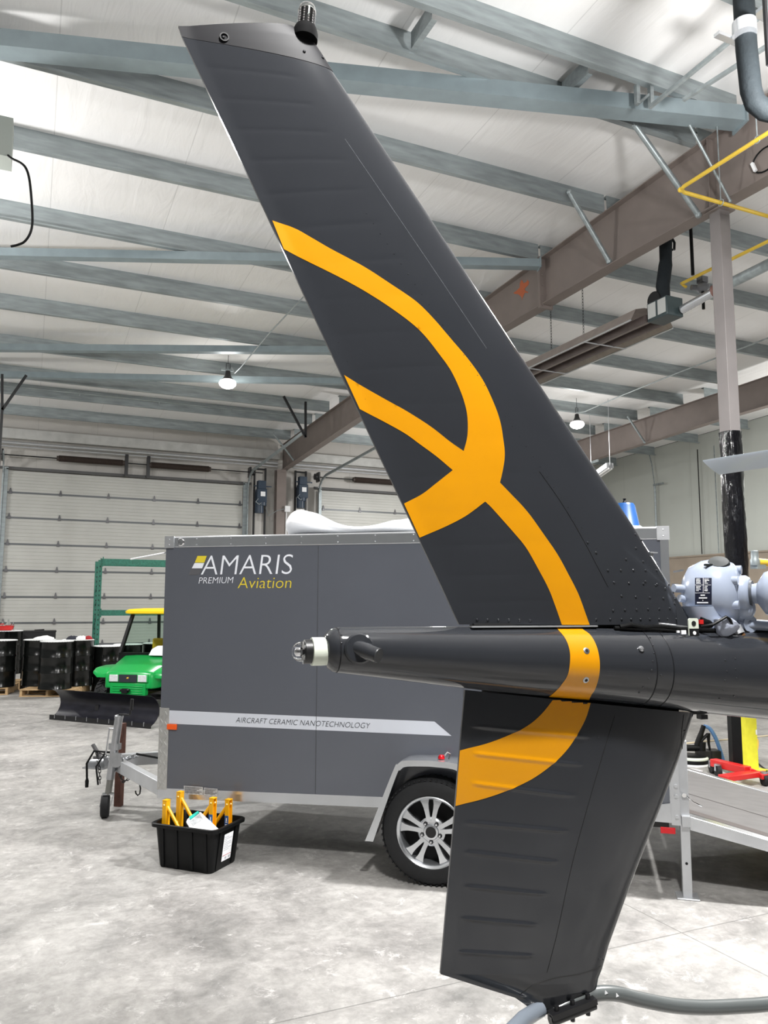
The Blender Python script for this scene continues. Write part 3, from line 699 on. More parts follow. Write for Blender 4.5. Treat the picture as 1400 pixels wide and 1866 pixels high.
for k in range(10):
    for h in np.linspace(.032, Lb*.74, 6):
        t = 2*PI*k/10; g.box(bb+ax*h+.0175*(math.cos(t)*a_+math.sin(t)*b_), (.004, .004, .005), (math.cos(t)*a_+math.sin(t)*b_, -math.sin(t)*a_+math.cos(t)*b_, ax), 1)
g.build('beacon_led_core', [BLACK, CHROME], BC)

# ---- lower fin
rows = [((847, 1257), (1264, 1298)), ((836, 1380), (1236, 1384)), ((829, 1468), (1204, 1468)), ((817, 1605), (1151, 1604)), ((807, 1718), (1109, 1722)), ((802, 1774), (1097, 1765)), ((868, 1795), (1090, 1782)), ((938, 1817), (1087, 1800)), ((985, 1850), (1015, 1842))]
ts = [0, .2, .36, .6, .79, .885, .92, .955, 1.]
beads = [(1322, 862, 1062, 1350), (1372, 858, 1048, 1400), (1426, 855, 1034, 1456), (1498, 850, 1024, 1520), (1552, 848, 1008, 1576), (1614, 845, 990, 1634), (1672, 838, 972, 1690), (1733, 832, 968, 1746)]
BD = []
for yl, xl, xr, yr in beads: BD.append((hp2(xl, yl), hp2(xr, yr-10)))
LF = None
def bead_lo(S, t):
    l, r = LF.lr(t); p = r+(l-r)*S[..., None]; h = np.zeros(len(p))
    for a, b in BD:
        d = b-a; Ln = np.linalg.norm(d); d = d/Ln; q = p-a; x = q@d; y = q[:, 1]*d[0]-q[:, 0]*d[1]
        h = h+.0023*np.exp(-(y/.0046)**2)*np.clip(x/.02, 0, 1)*np.clip((Ln-x)/.02, 0, 1)
    return h
LF = Fin(rows, [.070, .066, .062, .054, .046, .042, .040, .034, .008], ts, bead=None)
LF.bead = bead_lo
g = MB(); SSl = np.concatenate([[0, .0015, .004, .008, .014, .022, .032, .045, .06, .08, .1], np.linspace(.13, 1, 44)])
LF.mesh(g, 0, 420, SSl)
lo_l = smooth_pts([(1001, 1271.5), (980.6, 1298), (958, 1318.7), (928.6, 1335.4), (884, 1354), (837.2, 1367)])
lo_r = smooth_pts([(829.2, 1468), (872.9, 1456), (917.4, 1439.4), (962, 1417), (999, 1389), (1025, 1361.4), (1043.7, 1331.7), (1056.7, 1305.7), (1065, 1278.5)])
LF.decal(g, [tuple(p) for p in lo_l+lo_r], 1, .004, .0009)
for q in ((1087, 1742), (1096, 1745), (1078, 1340), (1240, 1330)): rivline(LF, g, [q], .003)
LFO = g.build('lower_fin', [GREY_PAINT, YEL_PAINT], HEL, angle=50)
seam(LF, [(1108, 1300), (1078, 1400), (1035, 1560), (1008, 1690), (990, 1765)], 'skin_seam', LFO, .0014)
seam(LF, [(945, 1812), (968, 1789), (1003, 1775), (1050, 1768), (1092, 1757)], 'boot_seam', LFO, .0016)
seam(LF, [(1236, 1300), (1234, 1340), (1240, 1362), (1246, 1366)], 'root_fairing_seam', LFO, .002)

# ---- tail boom (round sections, nearly level top, rising belly)
ST = [(590, 1166, 1196), (592, 1157, 1207), (597, 1150, 1217), (606, 1145, 1224), (616, 1143, 1226), (700, 1142, 1236), (830, 1141.5, 1252.5), (960, 1141, 1267), (1064, 1141.5, 1275.5), (1200, 1143, 1290), (1300, 1144, 1302), (1400, 1145, 1312), (1700, 1150, 1350)]
BU, BZT, BZB = [], [], []
for x, a, b in ST:
    p, q = hp2(x, a), hp2(x, b); BU.append((p[0]+q[0])/2); BZT.append(p[1]); BZB.append(q[1])
BU += [4.15, 4.8]; BZT += [1.70, 1.74]; BZB += [1.24, 1.16]
BU, BZT, BZB = map(np.array, (BU, BZT, BZB))
def boom(u, th, lift=0.):
    zt_, zb_ = np.interp(u, BU, BZT), np.interp(u, BU, BZB); r = (zt_-zb_)/2; zc = (zt_+zb_)/2
    return zc+(r+lift)*np.sin(th), (r*1.0+lift)*np.cos(th)       # z, n
g = MB(); us = np.concatenate([BU[:5], np.linspace(BU[4]+.02, 1.6, 60), np.linspace(1.75, 4.8, 16)])
rings = []
for u in us:
    rings.append([hw(u, *boom(u, t)) for t in [2*PI*k/56 for k in range(56)]])
g.loft(rings)
def boom_hit(x, y):                                              # where the pixel's ray meets the near side of the boom -> (u, theta)
    d = ray(x, y); lo = None
    ks = np.linspace(1.6, 2.6, 500)
    def ff(k):
        X = EYE+d*k; u = (X-HO)@Hd; n = (X-HO)@Hn; zt_, zb_ = np.interp(u, BU, BZT), np.interp(u, BU, BZB); r = (zt_-zb_)/2; zc = (zt_+zb_)/2
        return math.hypot(n, X[2]-zc)-r, u, n, X[2]-zc
    prev = None
    best = min(((abs(ff(k)[0]), k) for k in ks))
    for k in ks:
        v = ff(k)
        if v[0] <= 0: 
            a, b = prev, k
            for _ in range(30):
                mm = (a+b)/2
                if ff(mm)[0] > 0: a = mm
                else: b = mm
            v = ff(b); return v[1], math.atan2(v[3], v[2])
        prev = k
    v = ff(best[1]); return v[1], math.atan2(v[3], v[2])
bl_ = smooth_pts([(1013, 1141), (1017, 1147), (1030, 1163), (1037.7, 1182.6), (1039, 1204), (1035, 1229), (1023, 1248), (1011, 1261), (999, 1271)])
br_ = smooth_pts([(1073, 1277), (1078, 1266), (1085, 1255), (1092, 1231), (1093, 1204), (1087.5, 1178), (1076.6, 1158), (1063, 1147), (1058, 1141)])
def boom_decal(g, px, mi, lift=.0006, step=.008):
    Q = np.array([boom_hit(*p) for p in px]); R_ = .07
    D = []
    for a, b in zip(Q, np.roll(Q, -1, 0)):
        k = max(1, int(np.hypot(b[0]-a[0], (b[1]-a[1])*R_)/step)); D += [a+(b-a)*i/k for i in range(k)]
    D = np.array(D)
    G = [(x, t) for x in np.arange(D[:, 0].min(), D[:, 0].max(), step) for t in np.arange(D[:, 1].min(), D[:, 1].max(), step/R_)]
    S_ = np.array([1, R_])
    v, e, f, *_ = geometry.delaunay_2d_cdt([Vector(p*S_) for p in D]+[Vector(np.array(p)*S_) for p in G], [], [list(range(len(D)))], 1, 1e-6)
    v = np.array(v)/S_
    g.add([hw(u, *boom(u, t, lift)) for u, t in v], [tuple(q) for q in f], mi)
boom_decal(g, bl_+br_, 1)
def boom_riv(g, pts, r=.0028):
    for p in pts:
        u, t = boom_hit(*p); z, n = boom(u, t); nn = math.cos(t)*Hn+math.sin(t)*ZZ; g.rivet(hw(u, z, n), nn, r)
boom_riv(g, [(1185, 1162), (1190, 1176), (1192, 1190), (1190, 1205), (1188, 1221), (1183, 1237), (1172, 1252), (1165, 1262), (1205, 1230), (1340, 1200), (1341, 1219), (1343, 1236), (1338, 1268), (1325, 1223), (1322, 1240), (1320, 1258), (1311, 1273), (1322, 1203)])
boom_riv(g, [(622, 1157), (623, 1172), (598, 1159), (619, 1146)], .0026)
BOOM = g.build('tail_boom', [GREY_PAINT, YEL_PAINT], HEL, angle=50)
for x0 in (612, 1154, 1182):                                     # lap rings round the boom
    u = hp2(x0, 1190)[0]; g = MB()
    g.loft([[hw(u+du, *boom(u+du, t, lf)) for t in [2*PI*k/48 for k in range(48)]] for du, lf in ((-.0012, 0), (-.0012, .0008), (.0012, .0008), (.0012, 0))], False, False)
    g.build('skin_lap_ring', FIN_BLACK, BOOM)
for p in ((1069, 1186), (1068, 1239)):
    u, t = boom_hit(*p); z, n = boom(u, t); nn = math.cos(t)*Hn+math.sin(t)*ZZ; c = hw(u, z, n)
    g = MB(); g.lathe([(.0085, -.001), (.0085, .0012), (.007, .002), (0, .002)], c, nn, 18); g.lathe([(.0045, .002), (.004, .003), (0, .003)], c, nn, 10, 1); g.build('screw', [STEEL, DARK], BOOM)
u, t = boom_hit(1168, 1183); z, n = boom(u, t); nn = math.cos(t)*Hn+math.sin(t)*ZZ; g = MB(); g.lathe([(.008, -.002), (.008, .004), (.005, .007), (0, .0075)], hw(u, z, n), nn, 16); g.build('bolt_head', STEEL, BOOM)
# stub on the boom side, tail light
u, t = boom_hit(655, 1182); z, n = boom(u, t); nn = math.cos(t)*Hn+math.sin(t)*ZZ; c = hw(u, z, n); n2 = nn*.72+Hd*.6-ZZ*.34; n2 /= np.linalg.norm(n2)
g = MB(); g.lathe([(.037, -.008), (.037, .003), (.033, .007), (.02, .009), (0, .012)], c, nn, 26); g.lathe([(.02, -.01), (.0195, .03), (.018, .034), (.018, .056), (0, .056)], c, n2, 24)
d_, a_, b_ = MB.frame(nn)
for k in range(6): g.rivet(c+nn*.005+.026*(math.cos(k*PI/3+.3)*a_+math.sin(k*PI/3+.3)*b_), nn, .003)
SB = g.build('stub_tube', GREY_PAINT, HEL, angle=30)
g = MB(); g.lathe([(.018, .055), (.017, .058), (0, .0585)], c, n2, 20); g.build('end_cap', mat('stub cap', (52, 54, 57), .4), SB)
e0 = hw(hp2(590, 1187)[0], hp2(590, 1187)[1]); ax = -Hd
g = MB(); g.lathe([(.033, -.012), (.034, .004), (.034, .03), (.03, .031), (0, .031)], e0, ax, 28); TL = g.build('tail_light_base', CREAM, HEL)
g = MB(); g.lathe([(.029, .03), (.029, .048), (.026, .05), (0, .05)], e0, ax, 24); g.build('bezel', BLACKM, TL)
g = MB(); g.lathe([(.024, .05), (.024, .058), (.021, .068), (.012, .076), (0, .078)], e0, ax, 24); g.build('lens', LENSG, TL)
g = MB(); g.sph(e0+ax*.06, .011, 6); g.box(e0+ax*.056, (.01, .03, .012)); g.build('lamp_bulb', CHROME, TL)
g = MB()
for k in range(3):
    a2 = math.radians(90+120*k); d_, a_, b_ = MB.frame(ax); g.rivet(e0+ax*.05+.026*(math.cos(a2)*a_+math.sin(a2)*b_), ax, .004)
g.build('bezel_screws', STEEL, TL)

# fin roots: attachment webs, coloured near-black for the shade in the gaps, bright plate edge
def slab(p, q, zlo, zhi, th, name_, m_, par=HEL):
    a, b = hp2(*p)[0], hp2(*q)[0]; g = MB(); c = hw((a+b)/2, (zlo+zhi)/2); g.box(c, (abs(b-a), th, zhi-zlo), (Hd, Hn, ZZ)); return g.build(name_, m_, par)
zt1 = hp2(1000, 1138)[1]
slab((860, 1140), (1235, 1140), zt1-.05, zt1+.004, .03, 'upper_fin_mount', DARK)
a, b = hp2(850, 1140)[0], hp2(1076, 1140)[0]; g = MB(); g.box(hw((a+b)/2, zt1-.004, .028), (b-a, .018, .0035), (Hd, Hn, ZZ)); g.build('fin_root_strip', ALUM, HEL)
zl0 = hp2(900, 1262)[1]
g = MB(); p0, p1 = hp2(880, 1260), hp2(1235, 1292); g.hexa([hw(p0[0], p0[1]-.02, -.006), hw(p1[0], p1[1]-.025, -.006), hw(p1[0], p1[1]-.025, .006), hw(p0[0], p0[1]-.02, .006), hw(p0[0], p0[1]+.03, -.006), hw(p1[0], p1[1]+.03, -.006), hw(p1[0], p1[1]+.03, .006), hw(p0[0], p0[1]+.03, .006)]); g.build('lower_fin_mount', DARK, HEL)
g = MB(); g.box(hw(*hp2(1280, 1306)), (.022, .02, .012), (Hd, Hn, ZZ)); g.box(hw(*hp2(1262, 1299)), (.10, .02, .006), (Hd, Hn, ZZ)); g.build('fin_front_bracket', BLACKM, HEL)

# ---- tail guard tube under the lower fin
TG = [(1720, 1560), (1560, 1775), (1480, 1815), (1400, 1829.6), (1341, 1834), (1282, 1836), (1223, 1832), (1164, 1820.6), (1125, 1811), (1086, 1811), (1046, 1825), (1005, 1848)]
P = [hw(*hp2(x, y)) for x, y in smooth_pts(TG, 5)]
g = MB(); g.tube(P, .0182, 16); g.build('tail_guard', mat('lightened guard grey', (84, 88, 88), .3, coat=.2), HEL)  # guard colour lightened to carry the light falling on its top
P = [hw(*hp2(x, y), n) for (x, y), n in zip([(985, 1838), (944, 1846), (900, 1862), (840, 1892), (780, 1925)], [0, .03, .07, .13, .2])]
g = MB(); g.tube(P, .019, 16); g.build('tail_skid', mat('skid blue grey', (118, 126, 136), .3, coat=.3), HEL)
a, b = hw(*hp2(995, 1853), .022), hw(*hp2(1075, 1822), .022); g = MB(); g.tube([a, b], .013, 10); g.bar(a+ZZ*.012, b+ZZ*.012, .03, .014)
for k in (.15, .5, .85): p = a+(b-a)*k; g.cyl(p-ZZ*.02, p+ZZ*.03, .006, n=8)
g.build('guard_clamp', BLACKM, HEL)
for q in ((1098, 1803), (1118, 1808)):
    g = MB(); u_, z_ = hp2(*q); g.prism([(-.004, -.004), (.005, -.002), (-.002, .006)], hw(u_, z_, .0165), Hd, ZZ, Hn, .002); g.build('paint_chip', WHITEP, HEL)

# ---- tail rotor gearbox
SH = Hn*.86+Hd*.5; SH /= np.linalg.norm(SH)                       # output shaft, towards the viewer's right
def gp(x, y, n=0.): return hw(*hp2(x, y, n), n)
gc = gp(1303, 1082, -.02)
SH = Hd*.62+Hn*.78; SH /= np.linalg.norm(SH)
g = MB()
g.lathe([(.0, -.088), (.05, -.083), (.08, -.065), (.097, -.03), (.101, .0), (.097, .03), (.088, .052), (.07, .066), (.05, .072)], gc, SH, 44)
g.lathe([(.052, .06), (.052, .085), (.046, .094), (.04, .096)], gc, SH, 30)
for k in range(6):                                               # cast bosses round the output flange
    d_, a_, b_ = MB.frame(SH); t = k*PI/3+.5; c = gc+.068*(math.cos(t)*a_+math.sin(t)*b_); g.cyl(c+SH*.02, c+SH*.075, .0125, n=12)
g.sph(gp(1352, 1108, .03), .038, 9)
g.loft([[gp(1290, 1105, .0)+(.085*math.cos(t))*Hd+(.05*math.sin(t))*Hn for t in [2*PI*k/20 for k in range(20)]], [gp(1300, 1150, .0)+(.07*math.cos(t))*Hd+(.05*math.sin(t))*Hn for t in [2*PI*k/20 for k in range(20)]]])
for dx in (-.002, .03, .052):                                    # vertical cooling ribs
    g.tube([gc+Hn*.085+Hd*dx+ZZ*z_*.062 - Hn*.02*abs(z_)**2 for z_ in np.linspace(-1.1, .25, 10)], .006, 8)
g.tube([gp(1228, 1072, -.03), gp(1262, 1074, -.03)], .012, 14); g.tube([gp(1238, 1090, -.03), gp(1268, 1096, -.03)], .011, 14)
GB = g.build('tail_gearbox', GEARW, HEL, angle=45)
g = MB(); fc = gp(1310, 1026, .02); fa = np.array(ZZ*.8+Hn*.45-Hd*.35); fa /= np.linalg.norm(fa); g.lathe([(.03, -.015), (.031, -.002), (.027, .006), (.0, .008)], fc, fa, 22); g.box(fc-Hd*.036-ZZ*.006, (.022, .01, .006), (Hd, Hn, ZZ)); g.build('filler_cap', mat('filler cap', (36, 40, 40), .6, spec=.2), GB)
# data plates on the casing
g = MB()
def plate_px(x0, y0, x1, y1, mi=0, lift=.0):
    r = [[None]*5 for _ in range(5)]; vs = []
    for j in range(5):
        for i in range(5):
            x, y = x0+(x1-x0)*i/4, y0+(y1-y0)*j/4; d = ray(x, y); lo, hi = 1.9, 2.35
            P_ = None
            for k in np.linspace(1.95, 2.4, 300):                # march to the casing
                X = EYE+d*k; q = X-gc; h = q@SH; rr = np.linalg.norm(q-h*SH); R_ = np.interp(h, [-.088, -.083, -.065, -.03, 0, .03, .052, .066, .072], [0, .05, .08, .097, .101, .097, .088, .07, .05])
                if rr < R_+.002+lift: P_ = X; break
            vs.append(P_ if P_ is not None else EYE+d*2.15)
    g.add(vs, [(j*5+i, j*5+i+1, (j+1)*5+i+1, (j+1)*5+i) for j in range(4) for i in range(4)], mi)
plate_px(1267, 1053, 1297.5, 1102)
for a in ((1267, 1065.5, 1296, 1066.2), (1267, 1080, 1294, 1080.8), (1281.5, 1053, 1282.2, 1080)): plate_px(*a, 1, .0008)
rnd = random.Random(5)
for bx, by, w_ in ((1269, 1054.5, 9), (1284, 1054.5, 9), (1269, 1068, 9), (1284, 1068, 8)):
    for k in range(4): plate_px(bx, by+2.6*k, bx+w_*rnd.uniform(.45, 1), by+1.2+2.6*k, 1, .0008)
for y_, a, b in ((1083.5, 1277, 1285), (1088.5, 1274, 1289), (1093, 1280.5, 1282), (1097, 1270.5, 1291)): plate_px(a, y_, b, y_+2.2, 1, .0008)
g.build('data_plates', [NAVY, WHITEP], GB, recalc=True)
g = MB(); g.lathe([(.037, .094), (.037, .102), (.03, .102), (.022, .103), (.022, .135), (0, .135)], gc, SH, 26); sh_o = g.build('output_seal', mat('seal grey', (70, 74, 80), .4), GB)
hc = gc+SH*.135
g = MB(); g.lathe([(.026, -.04), (.03, -.02), (.06, 0.0), (.064, .012), (.064, .05), (.055, .056), (.045, .056), (.0, .056)], hc, SH, 34)
g.tube([hc-.05*ZZ+SH*.02, hc-.085*ZZ+SH*.03+Hd*.05, hc-.08*ZZ+SH*.03+Hd*.2], .014, 10)
HUB = g.build('rotor_hub', GEARW, HEL, angle=40)
g = MB(); g.lathe([(.043, .055), (.043, .062), (.03, .064), (0, .064)], hc, SH, 24); g.build('hub_nut', BLACKM, HUB)
g = MB(); d_, a_, b_ = MB.frame(SH)
for k in range(2):
    for s_ in (0, 1):
        t = PI/2+k*PI
for s_ in (-1, 1):
    root = hc+SH*.03; dirn = a_*s_ if abs(a_[2]) > .5 else b_*s_
    dirn = (Hd*.5+ZZ*.86)*s_; dirn = dirn-SH*(dirn@SH); dirn /= np.linalg.norm(dirn); chd = np.cross(SH, dirn)
    if s_ < 0: dirn = Hd*.9-SH*(Hd@SH)*.9; dirn /= np.linalg.norm(dirn); chd = np.cross(SH, dirn)
g.tube([hc+Hd*.05+ZZ*.052, hc+Hd*.12+ZZ*.06], .018, 12); g.build('pitch_link', YELP, HUB)
g = MB(); c = gp(1376, 1018, -.02); g.lathe([(.014, -.02), (.014, -.004), (.011, 0), (.011, .022), (.009, .024), (0, .024)], c, ZZ, 14); g.box(c-ZZ*.024+Hd*.01, (.03, .03, .012), (Hd, Hn, ZZ)); g.tube([c+Hd*.01-ZZ*.01, c+Hd*.05-ZZ*.012], .011, 10, 1); g.build('vent_fitting', [GALV, YELP], GB)
g = MB(); g.tube([gp(1338, 1143, .04), gp(1346, 1157, .05)], .019, 16); g.build('magnetic_plug_body', ALUM, GB)
g = MB(); g.tube([gp(1346, 1157, .05), gp(1352, 1166, .05)], .017, 14); g.build('magnetic_plug', mat('brass plug', (150, 112, 76), .35, .6), GB)
g = MB(); g.tube([gp(1351, 1166, .05), gp(1362, 1178, .045), gp(1380, 1186, .03)], .019, 12)
g.tube([gp(1366, 1180, .04), gp(1395, 1176, .02), gp(1420, 1160, 0)], .012, 10); g.build('drain_hose', BLACK, GB)
g = MB(); g.tube([gp(1345, 1140, .03), gp(1368, 1138, .04), gp(1400, 1140, .05), gp(1440, 1142, .06)], .016, 10); g.tube([gp(1358, 1150, .03), gp(1400, 1153, .04), gp(1440, 1155, .05)], .007, 8); ec = gp(1366, 1137, .045); g.lathe([(.024, -.006), (.024, .006), (.01, .006)], ec, Hn, 18, cap=False); g.lathe([(.01, -.006), (.01, .0045), (0, .0045)], ec, Hn, 14, 1); g.build('mount_arm', [GEARW, DARK], GB)
# soft grey boot hanging below the casing with a dark strap
g = MB(); rings = []
for k in range(9):
    t = k/8; c = gp(1318+8*math.sin(3*t), 1128+32*t, .065); r = .028*math.sin(PI*(.2+.75*t))**.6
    rings.append([c+r*1.25*math.cos(q)*Hd+r*math.sin(q)*(Hn*.9+ZZ*.2)+.003*math.sin(5*q+k)*Hn for q in [2*PI*j/18 for j in range(18)]])
g.loft(rings); g.build('dust_boot', mat('grey fabric boot', (168, 174, 190), .6, bump=.3, bscale=60), GB)
g = MB(); g.tube([gp(1278, 1142, .06), gp(1300, 1138, .085), gp(1324, 1124, .09), gp(1330, 1128, .09), gp(1338, 1146, .08)], .0042, 8); g.build('strap', BLACK, GB)
g = MB(); g.tube([gp(1275, 1134, .03), gp(1310, 1140, .03)], .016, 10); g.box(gp(1277, 1133, .045), (.012, .01, .012), (Hd, Hn, ZZ), 1); g.build('wiring_loom', [BLACK, RED], GB)
# gearbox base fairing, fin-root bracket with a hole, control rod, clutter of the gap
g = MB(); g.hexa([gp(x, y, n) for x, y, n in ((1234, 1140, -.03), (1262, 1142, -.03), (1262, 1142, .03), (1234, 1140, .03), (1229, 1086, -.012), (1233, 1088, -.012), (1233, 1088, .012), (1229, 1086, .012))]); g.build('fin_root_gusset', GREY_PAINT, HEL, bev=.003)
g = MB(); c = gp(1263, 1144, .06)
g.box(c-ZZ*.012, (.03, .012, .02), (Hd, Hn, ZZ)); ou = [(-.016, -.03), (.016, -.03), (.016, .022), (.012, .026), (-.012, .026), (-.016, .022)]
g2 = MB(); g2.prism(ou, c, Hd, ZZ, Hn, .004); g2.build('eye_bracket', CREAM, HEL)
g3 = MB(); g3.lathe([(.007, .0041), (.007, .0052), (0, .0052)], c+ZZ*.012, Hn, 16); g3.lathe([(.006, .004), (.005, .007), (0, .007)], c-ZZ*.014, Hn, 12, 1); g3.build('eye_hole', [DARK, WHITE], HEL)
g.build('bracket_foot', BLACKM, HEL)
g = MB(); g.tube([gp(1200, 1137, .05), gp(1254, 1143, .05)], .0035, 8); g.build('control_rod', STEEL, HEL)
g = MB(); g.tube([gp(x, y, n) for x, y, n in ((1130, 1142, .045), (1150, 1138, .05), (1175, 1143, .05), (1210, 1141, .05), (1240, 1146, .05), (1285, 1148, .05), (1330, 1150, .05), (1400, 1152, .04))], .006, 8); g.tube([gp(x, y, n) for x, y, n in ((1120, 1144, .04), (1190, 1146, .05), (1250, 1151, .05))], .005, 8); g.build('cable_bundle', BLACK, HEL)
g = MB()
for q, s_ in (((1246, 1152), .011), ((1236, 1151), .006), ((1358, 1166), .009)): g.box(gp(*q, .07), (s_*1.3, .004, s_), (Hd, Hn, ZZ))
g.build('safety_tags', WHITEP, HEL)
g = MB(); a = UF.pos(np.array([0.0]), np.array([.88]))[0]; a = hw(*hp2(1181, 1008)); g.hexa([a+Hn*n for n in (-.01, .01) for _ in (0,)][:0] or [a-Hn*.012, a+Hd*.03-Hn*.004, a+Hd*.03+Hn*.004, a+Hn*.012, a-Hn*.012+ZZ*.004, a+Hd*.03-Hn*.004+ZZ*.003, a+Hd*.03+Hn*.004+ZZ*.003, a+Hn*.012+ZZ*.004]); g.box(a+Hd*.008-ZZ*.006, (.012, .01, .014), (Hd, Hn, ZZ)); g.build('static_wick', ALUM, HEL)

# ---- the rest of the aircraft (out of the photo to the right): cabin, skids, mast, main rotor
g = MB(); rings = []
for u, w_, zb_, zt_ in ((4.7, .2, 1.16, 1.72), (5.3, .42, .9, 2.1), (6.0, .75, .62, 2.35), (6.8, .9, .52, 2.45), (7.7, .9, .5, 2.35), (8.5, .82, .52, 2.1), (9.1, .62, .6, 1.65), (9.5, .35, .72, 1.3), (9.65, .1, .85, 1.1)):
    rings.append([hw(u, (zb_+zt_)/2+(zt_-zb_)/2*math.copysign(abs(math.sin(t))**.75, math.sin(t)), w_*math.copysign(abs(math.cos(t))**.75, math.cos(t))) for t in [2*PI*k/32 for k in range(32)]])
g.loft(rings); g.build('fuselage', GREY_PAINT, HEL, angle=60)
for s_ in (-1, 1):
    g = MB(); g.tube([hw(5.6, .045, s_*1.08), hw(8.6, .045, s_*1.08), hw(9.1, .12, s_*1.08), hw(9.3, .26, s_*1.08)], .045, 12)
    for u in (6.1, 8.1): g.tube([hw(u, .06, s_*1.08), hw(u, .3, s_*.85), hw(u, .56, s_*.4)], .035, 10)
    g.build('skid', GREY_PAINT, HEL)
g = MB(); g.lathe([(.16, 2.4), (.09, 2.6), (.07, 3.0), (.2, 3.05), (.2, 3.16), (.05, 3.2), (0, 3.2)], hw(7.0, 0), ZZ, 24); g.build('rotor_mast', GEARW, HEL)
tip = pl(1290, 853, (0, 0, 1), (0, 0, 2.98)); tip2 = at(1310, 869, np.linalg.norm((tip-EYE)@fwd)-.22)
md = tip-MAST; md[2] = 0; md /= np.linalg.norm(md); BL = np.linalg.norm((tip-MAST)[:2])
TWB = 20
BLADE = mat('rotor blade grey', (186, 196, 206), .3, coat=.2)
for k in range(3):
    an = 2*PI*k/3; d = V3(md[0]*math.cos(an)-md[1]*math.sin(an), md[0]*math.sin(an)+md[1]*math.cos(an), 0); cr = np.cross(ZZ, d)
    g = MB(); rings = []
    for f in (.03, .2, .6, .9, .985, 1.0):
        r = BL*f; c = hw(7.0, 3.12-.14*f*f)+d*r; ch = .15 if f < .99 else .15; sw = .0 if f < 1 else -.06
        tw = math.radians(TWB); e1 = cr*math.cos(tw)+ZZ*math.sin(tw); e2 = np.cross(d, e1)
        rings.append([c-d*.07*(f == 1.)*(1-math.cos(t))/2+e1*ch*math.cos(t)+e2*.016*math.sin(t) for t in [2*PI*j/20 for j in range(20)]])
    g.loft(rings); g.build('main_rotor_blade', BLADE, HEL)
# ================================================================== the enclosed trailer
TB = math.radians(14.45)
Wd = -math.cos(TB)*rt0+math.sin(TB)*fw0; Wn = -math.cos(TB)*fw0-math.sin(TB)*rt0      # Wd to the front (left), Wn out of the near side
WC0 = fl(785, 1618); S0 = WC0-.19*Wn
def T(s, n, z): return V3(S0[0], S0[1], 0)+Wd*s+Wn*n+ZZ*z
def tp(x, y, n=0.): return pl(x, y, Wn, S0+Wn*n)
SF, SR, TW, ZT = 2.015, -1.49, 1.78, 2.155
zb = lambda s: .372+(SF-s)*.024
TRZ = math.atan2(Wd[1], Wd[0])
TR = thing('enclosed_trailer', 'charcoal enclosed cargo trailer with white and yellow lettering, behind the fin', 'trailer', T(.2, -.9, 0))
AX = (Wd, Wn, ZZ)
def tbox(g, s, n, z, ds, dn, dz, mi=0): return g.box(T(s, n, z), (ds, dn, dz), AX, mi)
g = MB(); A = [(SF, 0), (SR, 0), (SR, -TW), (SF, -TW)]
g.hexa([T(s, n, zb(s)+.06) for s, n in A]+[T(s, n, ZT) for s, n in A]); g.build('body_panels', TRAIL, TR)
g = MB(); g.hexa([T(s, n, ZT) for s, n in ((SF+.0, .006), (SR, .006), (SR, -TW-.006), (SF, -TW-.006))]+[T(s, n, 2.232) for s, n in ((SF, .006), (SR, .006), (SR, -TW-.006), (SF, -TW-.006))]); TRR = g.build('roof_rail', ALU, TR, bev=.006)
g = MB(); g.loft([[T(s, -TW/2+TW/2*math.cos(t), 2.23+.035*math.sin(t)) for t in np.linspace(0, PI, 13)] for s in (SF, SR)]); g.build('roof_skin', ALUM, TR)
g = MB()
for s in np.arange(SF-.25, SR, -.27):
    for z in (ZT+.018, 2.215): g.rivet(T(s, .006, z), Wn, .006)
g.build('rail_rivets', STEEL, TRR)
for s_ in (SF-.03, SR+.03):
    g = MB(); tbox(g, s_, .004, 2.195, .075, .016, .088)
    for dz in (-.02, .02): g.rivet(T(s_, .012, 2.195+dz), Wn, .006)
    g.build('corner_cap', ALUM, TRR)
g = MB(); tbox(g, SR+.025, .004, (ZT+zb(SR))/2, .05, .012, ZT-zb(SR)); g.build('rear_corner_post', ALU, TR)
g = MB(); g.hexa([T(s, n, zb(s)) for s, n in ((SF, .006), (SR, .006), (SR, -TW-.006), (SF, -TW-.006))]+[T(s, n, zb(s)+.068) for s, n in ((SF, .006), (SR, .006), (SR, -TW-.006), (SF, -TW-.006))]); g.build('bottom_rail', ALU, TR)
for px_ in (578.5, 844):
    a = tp(px_, 1150); s = (a-S0)@Wd; g = MB(); tbox(g, s, .0, (ZT+zb(s)+.06)/2, .004, .003, ZT-zb(s)-.06); g.build('panel_seam', mat('panel seam', (70, 72, 76), .5), TR)
# front stone guard of tread plate, with raised bars
g = MB(); zg0, zg1 = zb(SF)+.06, 1.0; tbox(g, SF-.035, .003, (zg0+zg1)/2, .075, .008, zg1-zg0); tbox(g, SF+.003, -TW/2, (zg0+zg1)/2, .008, TW, zg1-zg0)
for k in range(15):
    for j, ds in enumerate((-.015, -.05)):
        z = zg0+.02+(zg1-zg0-.04)*(k+.5*j)/15; c = T(SF+ds, .008, z); sg = 1 if (k+j) % 2 else -1; e1 = (Wd*.55+ZZ*.83) if sg > 0 else (-Wd*.55+ZZ*.83); g.box(c, (.03, .008, .005), (e1, np.cross(ZZ, Wd)*1., np.cross(e1, Wn)))
g.build('stone_guard', TREAD, TR)
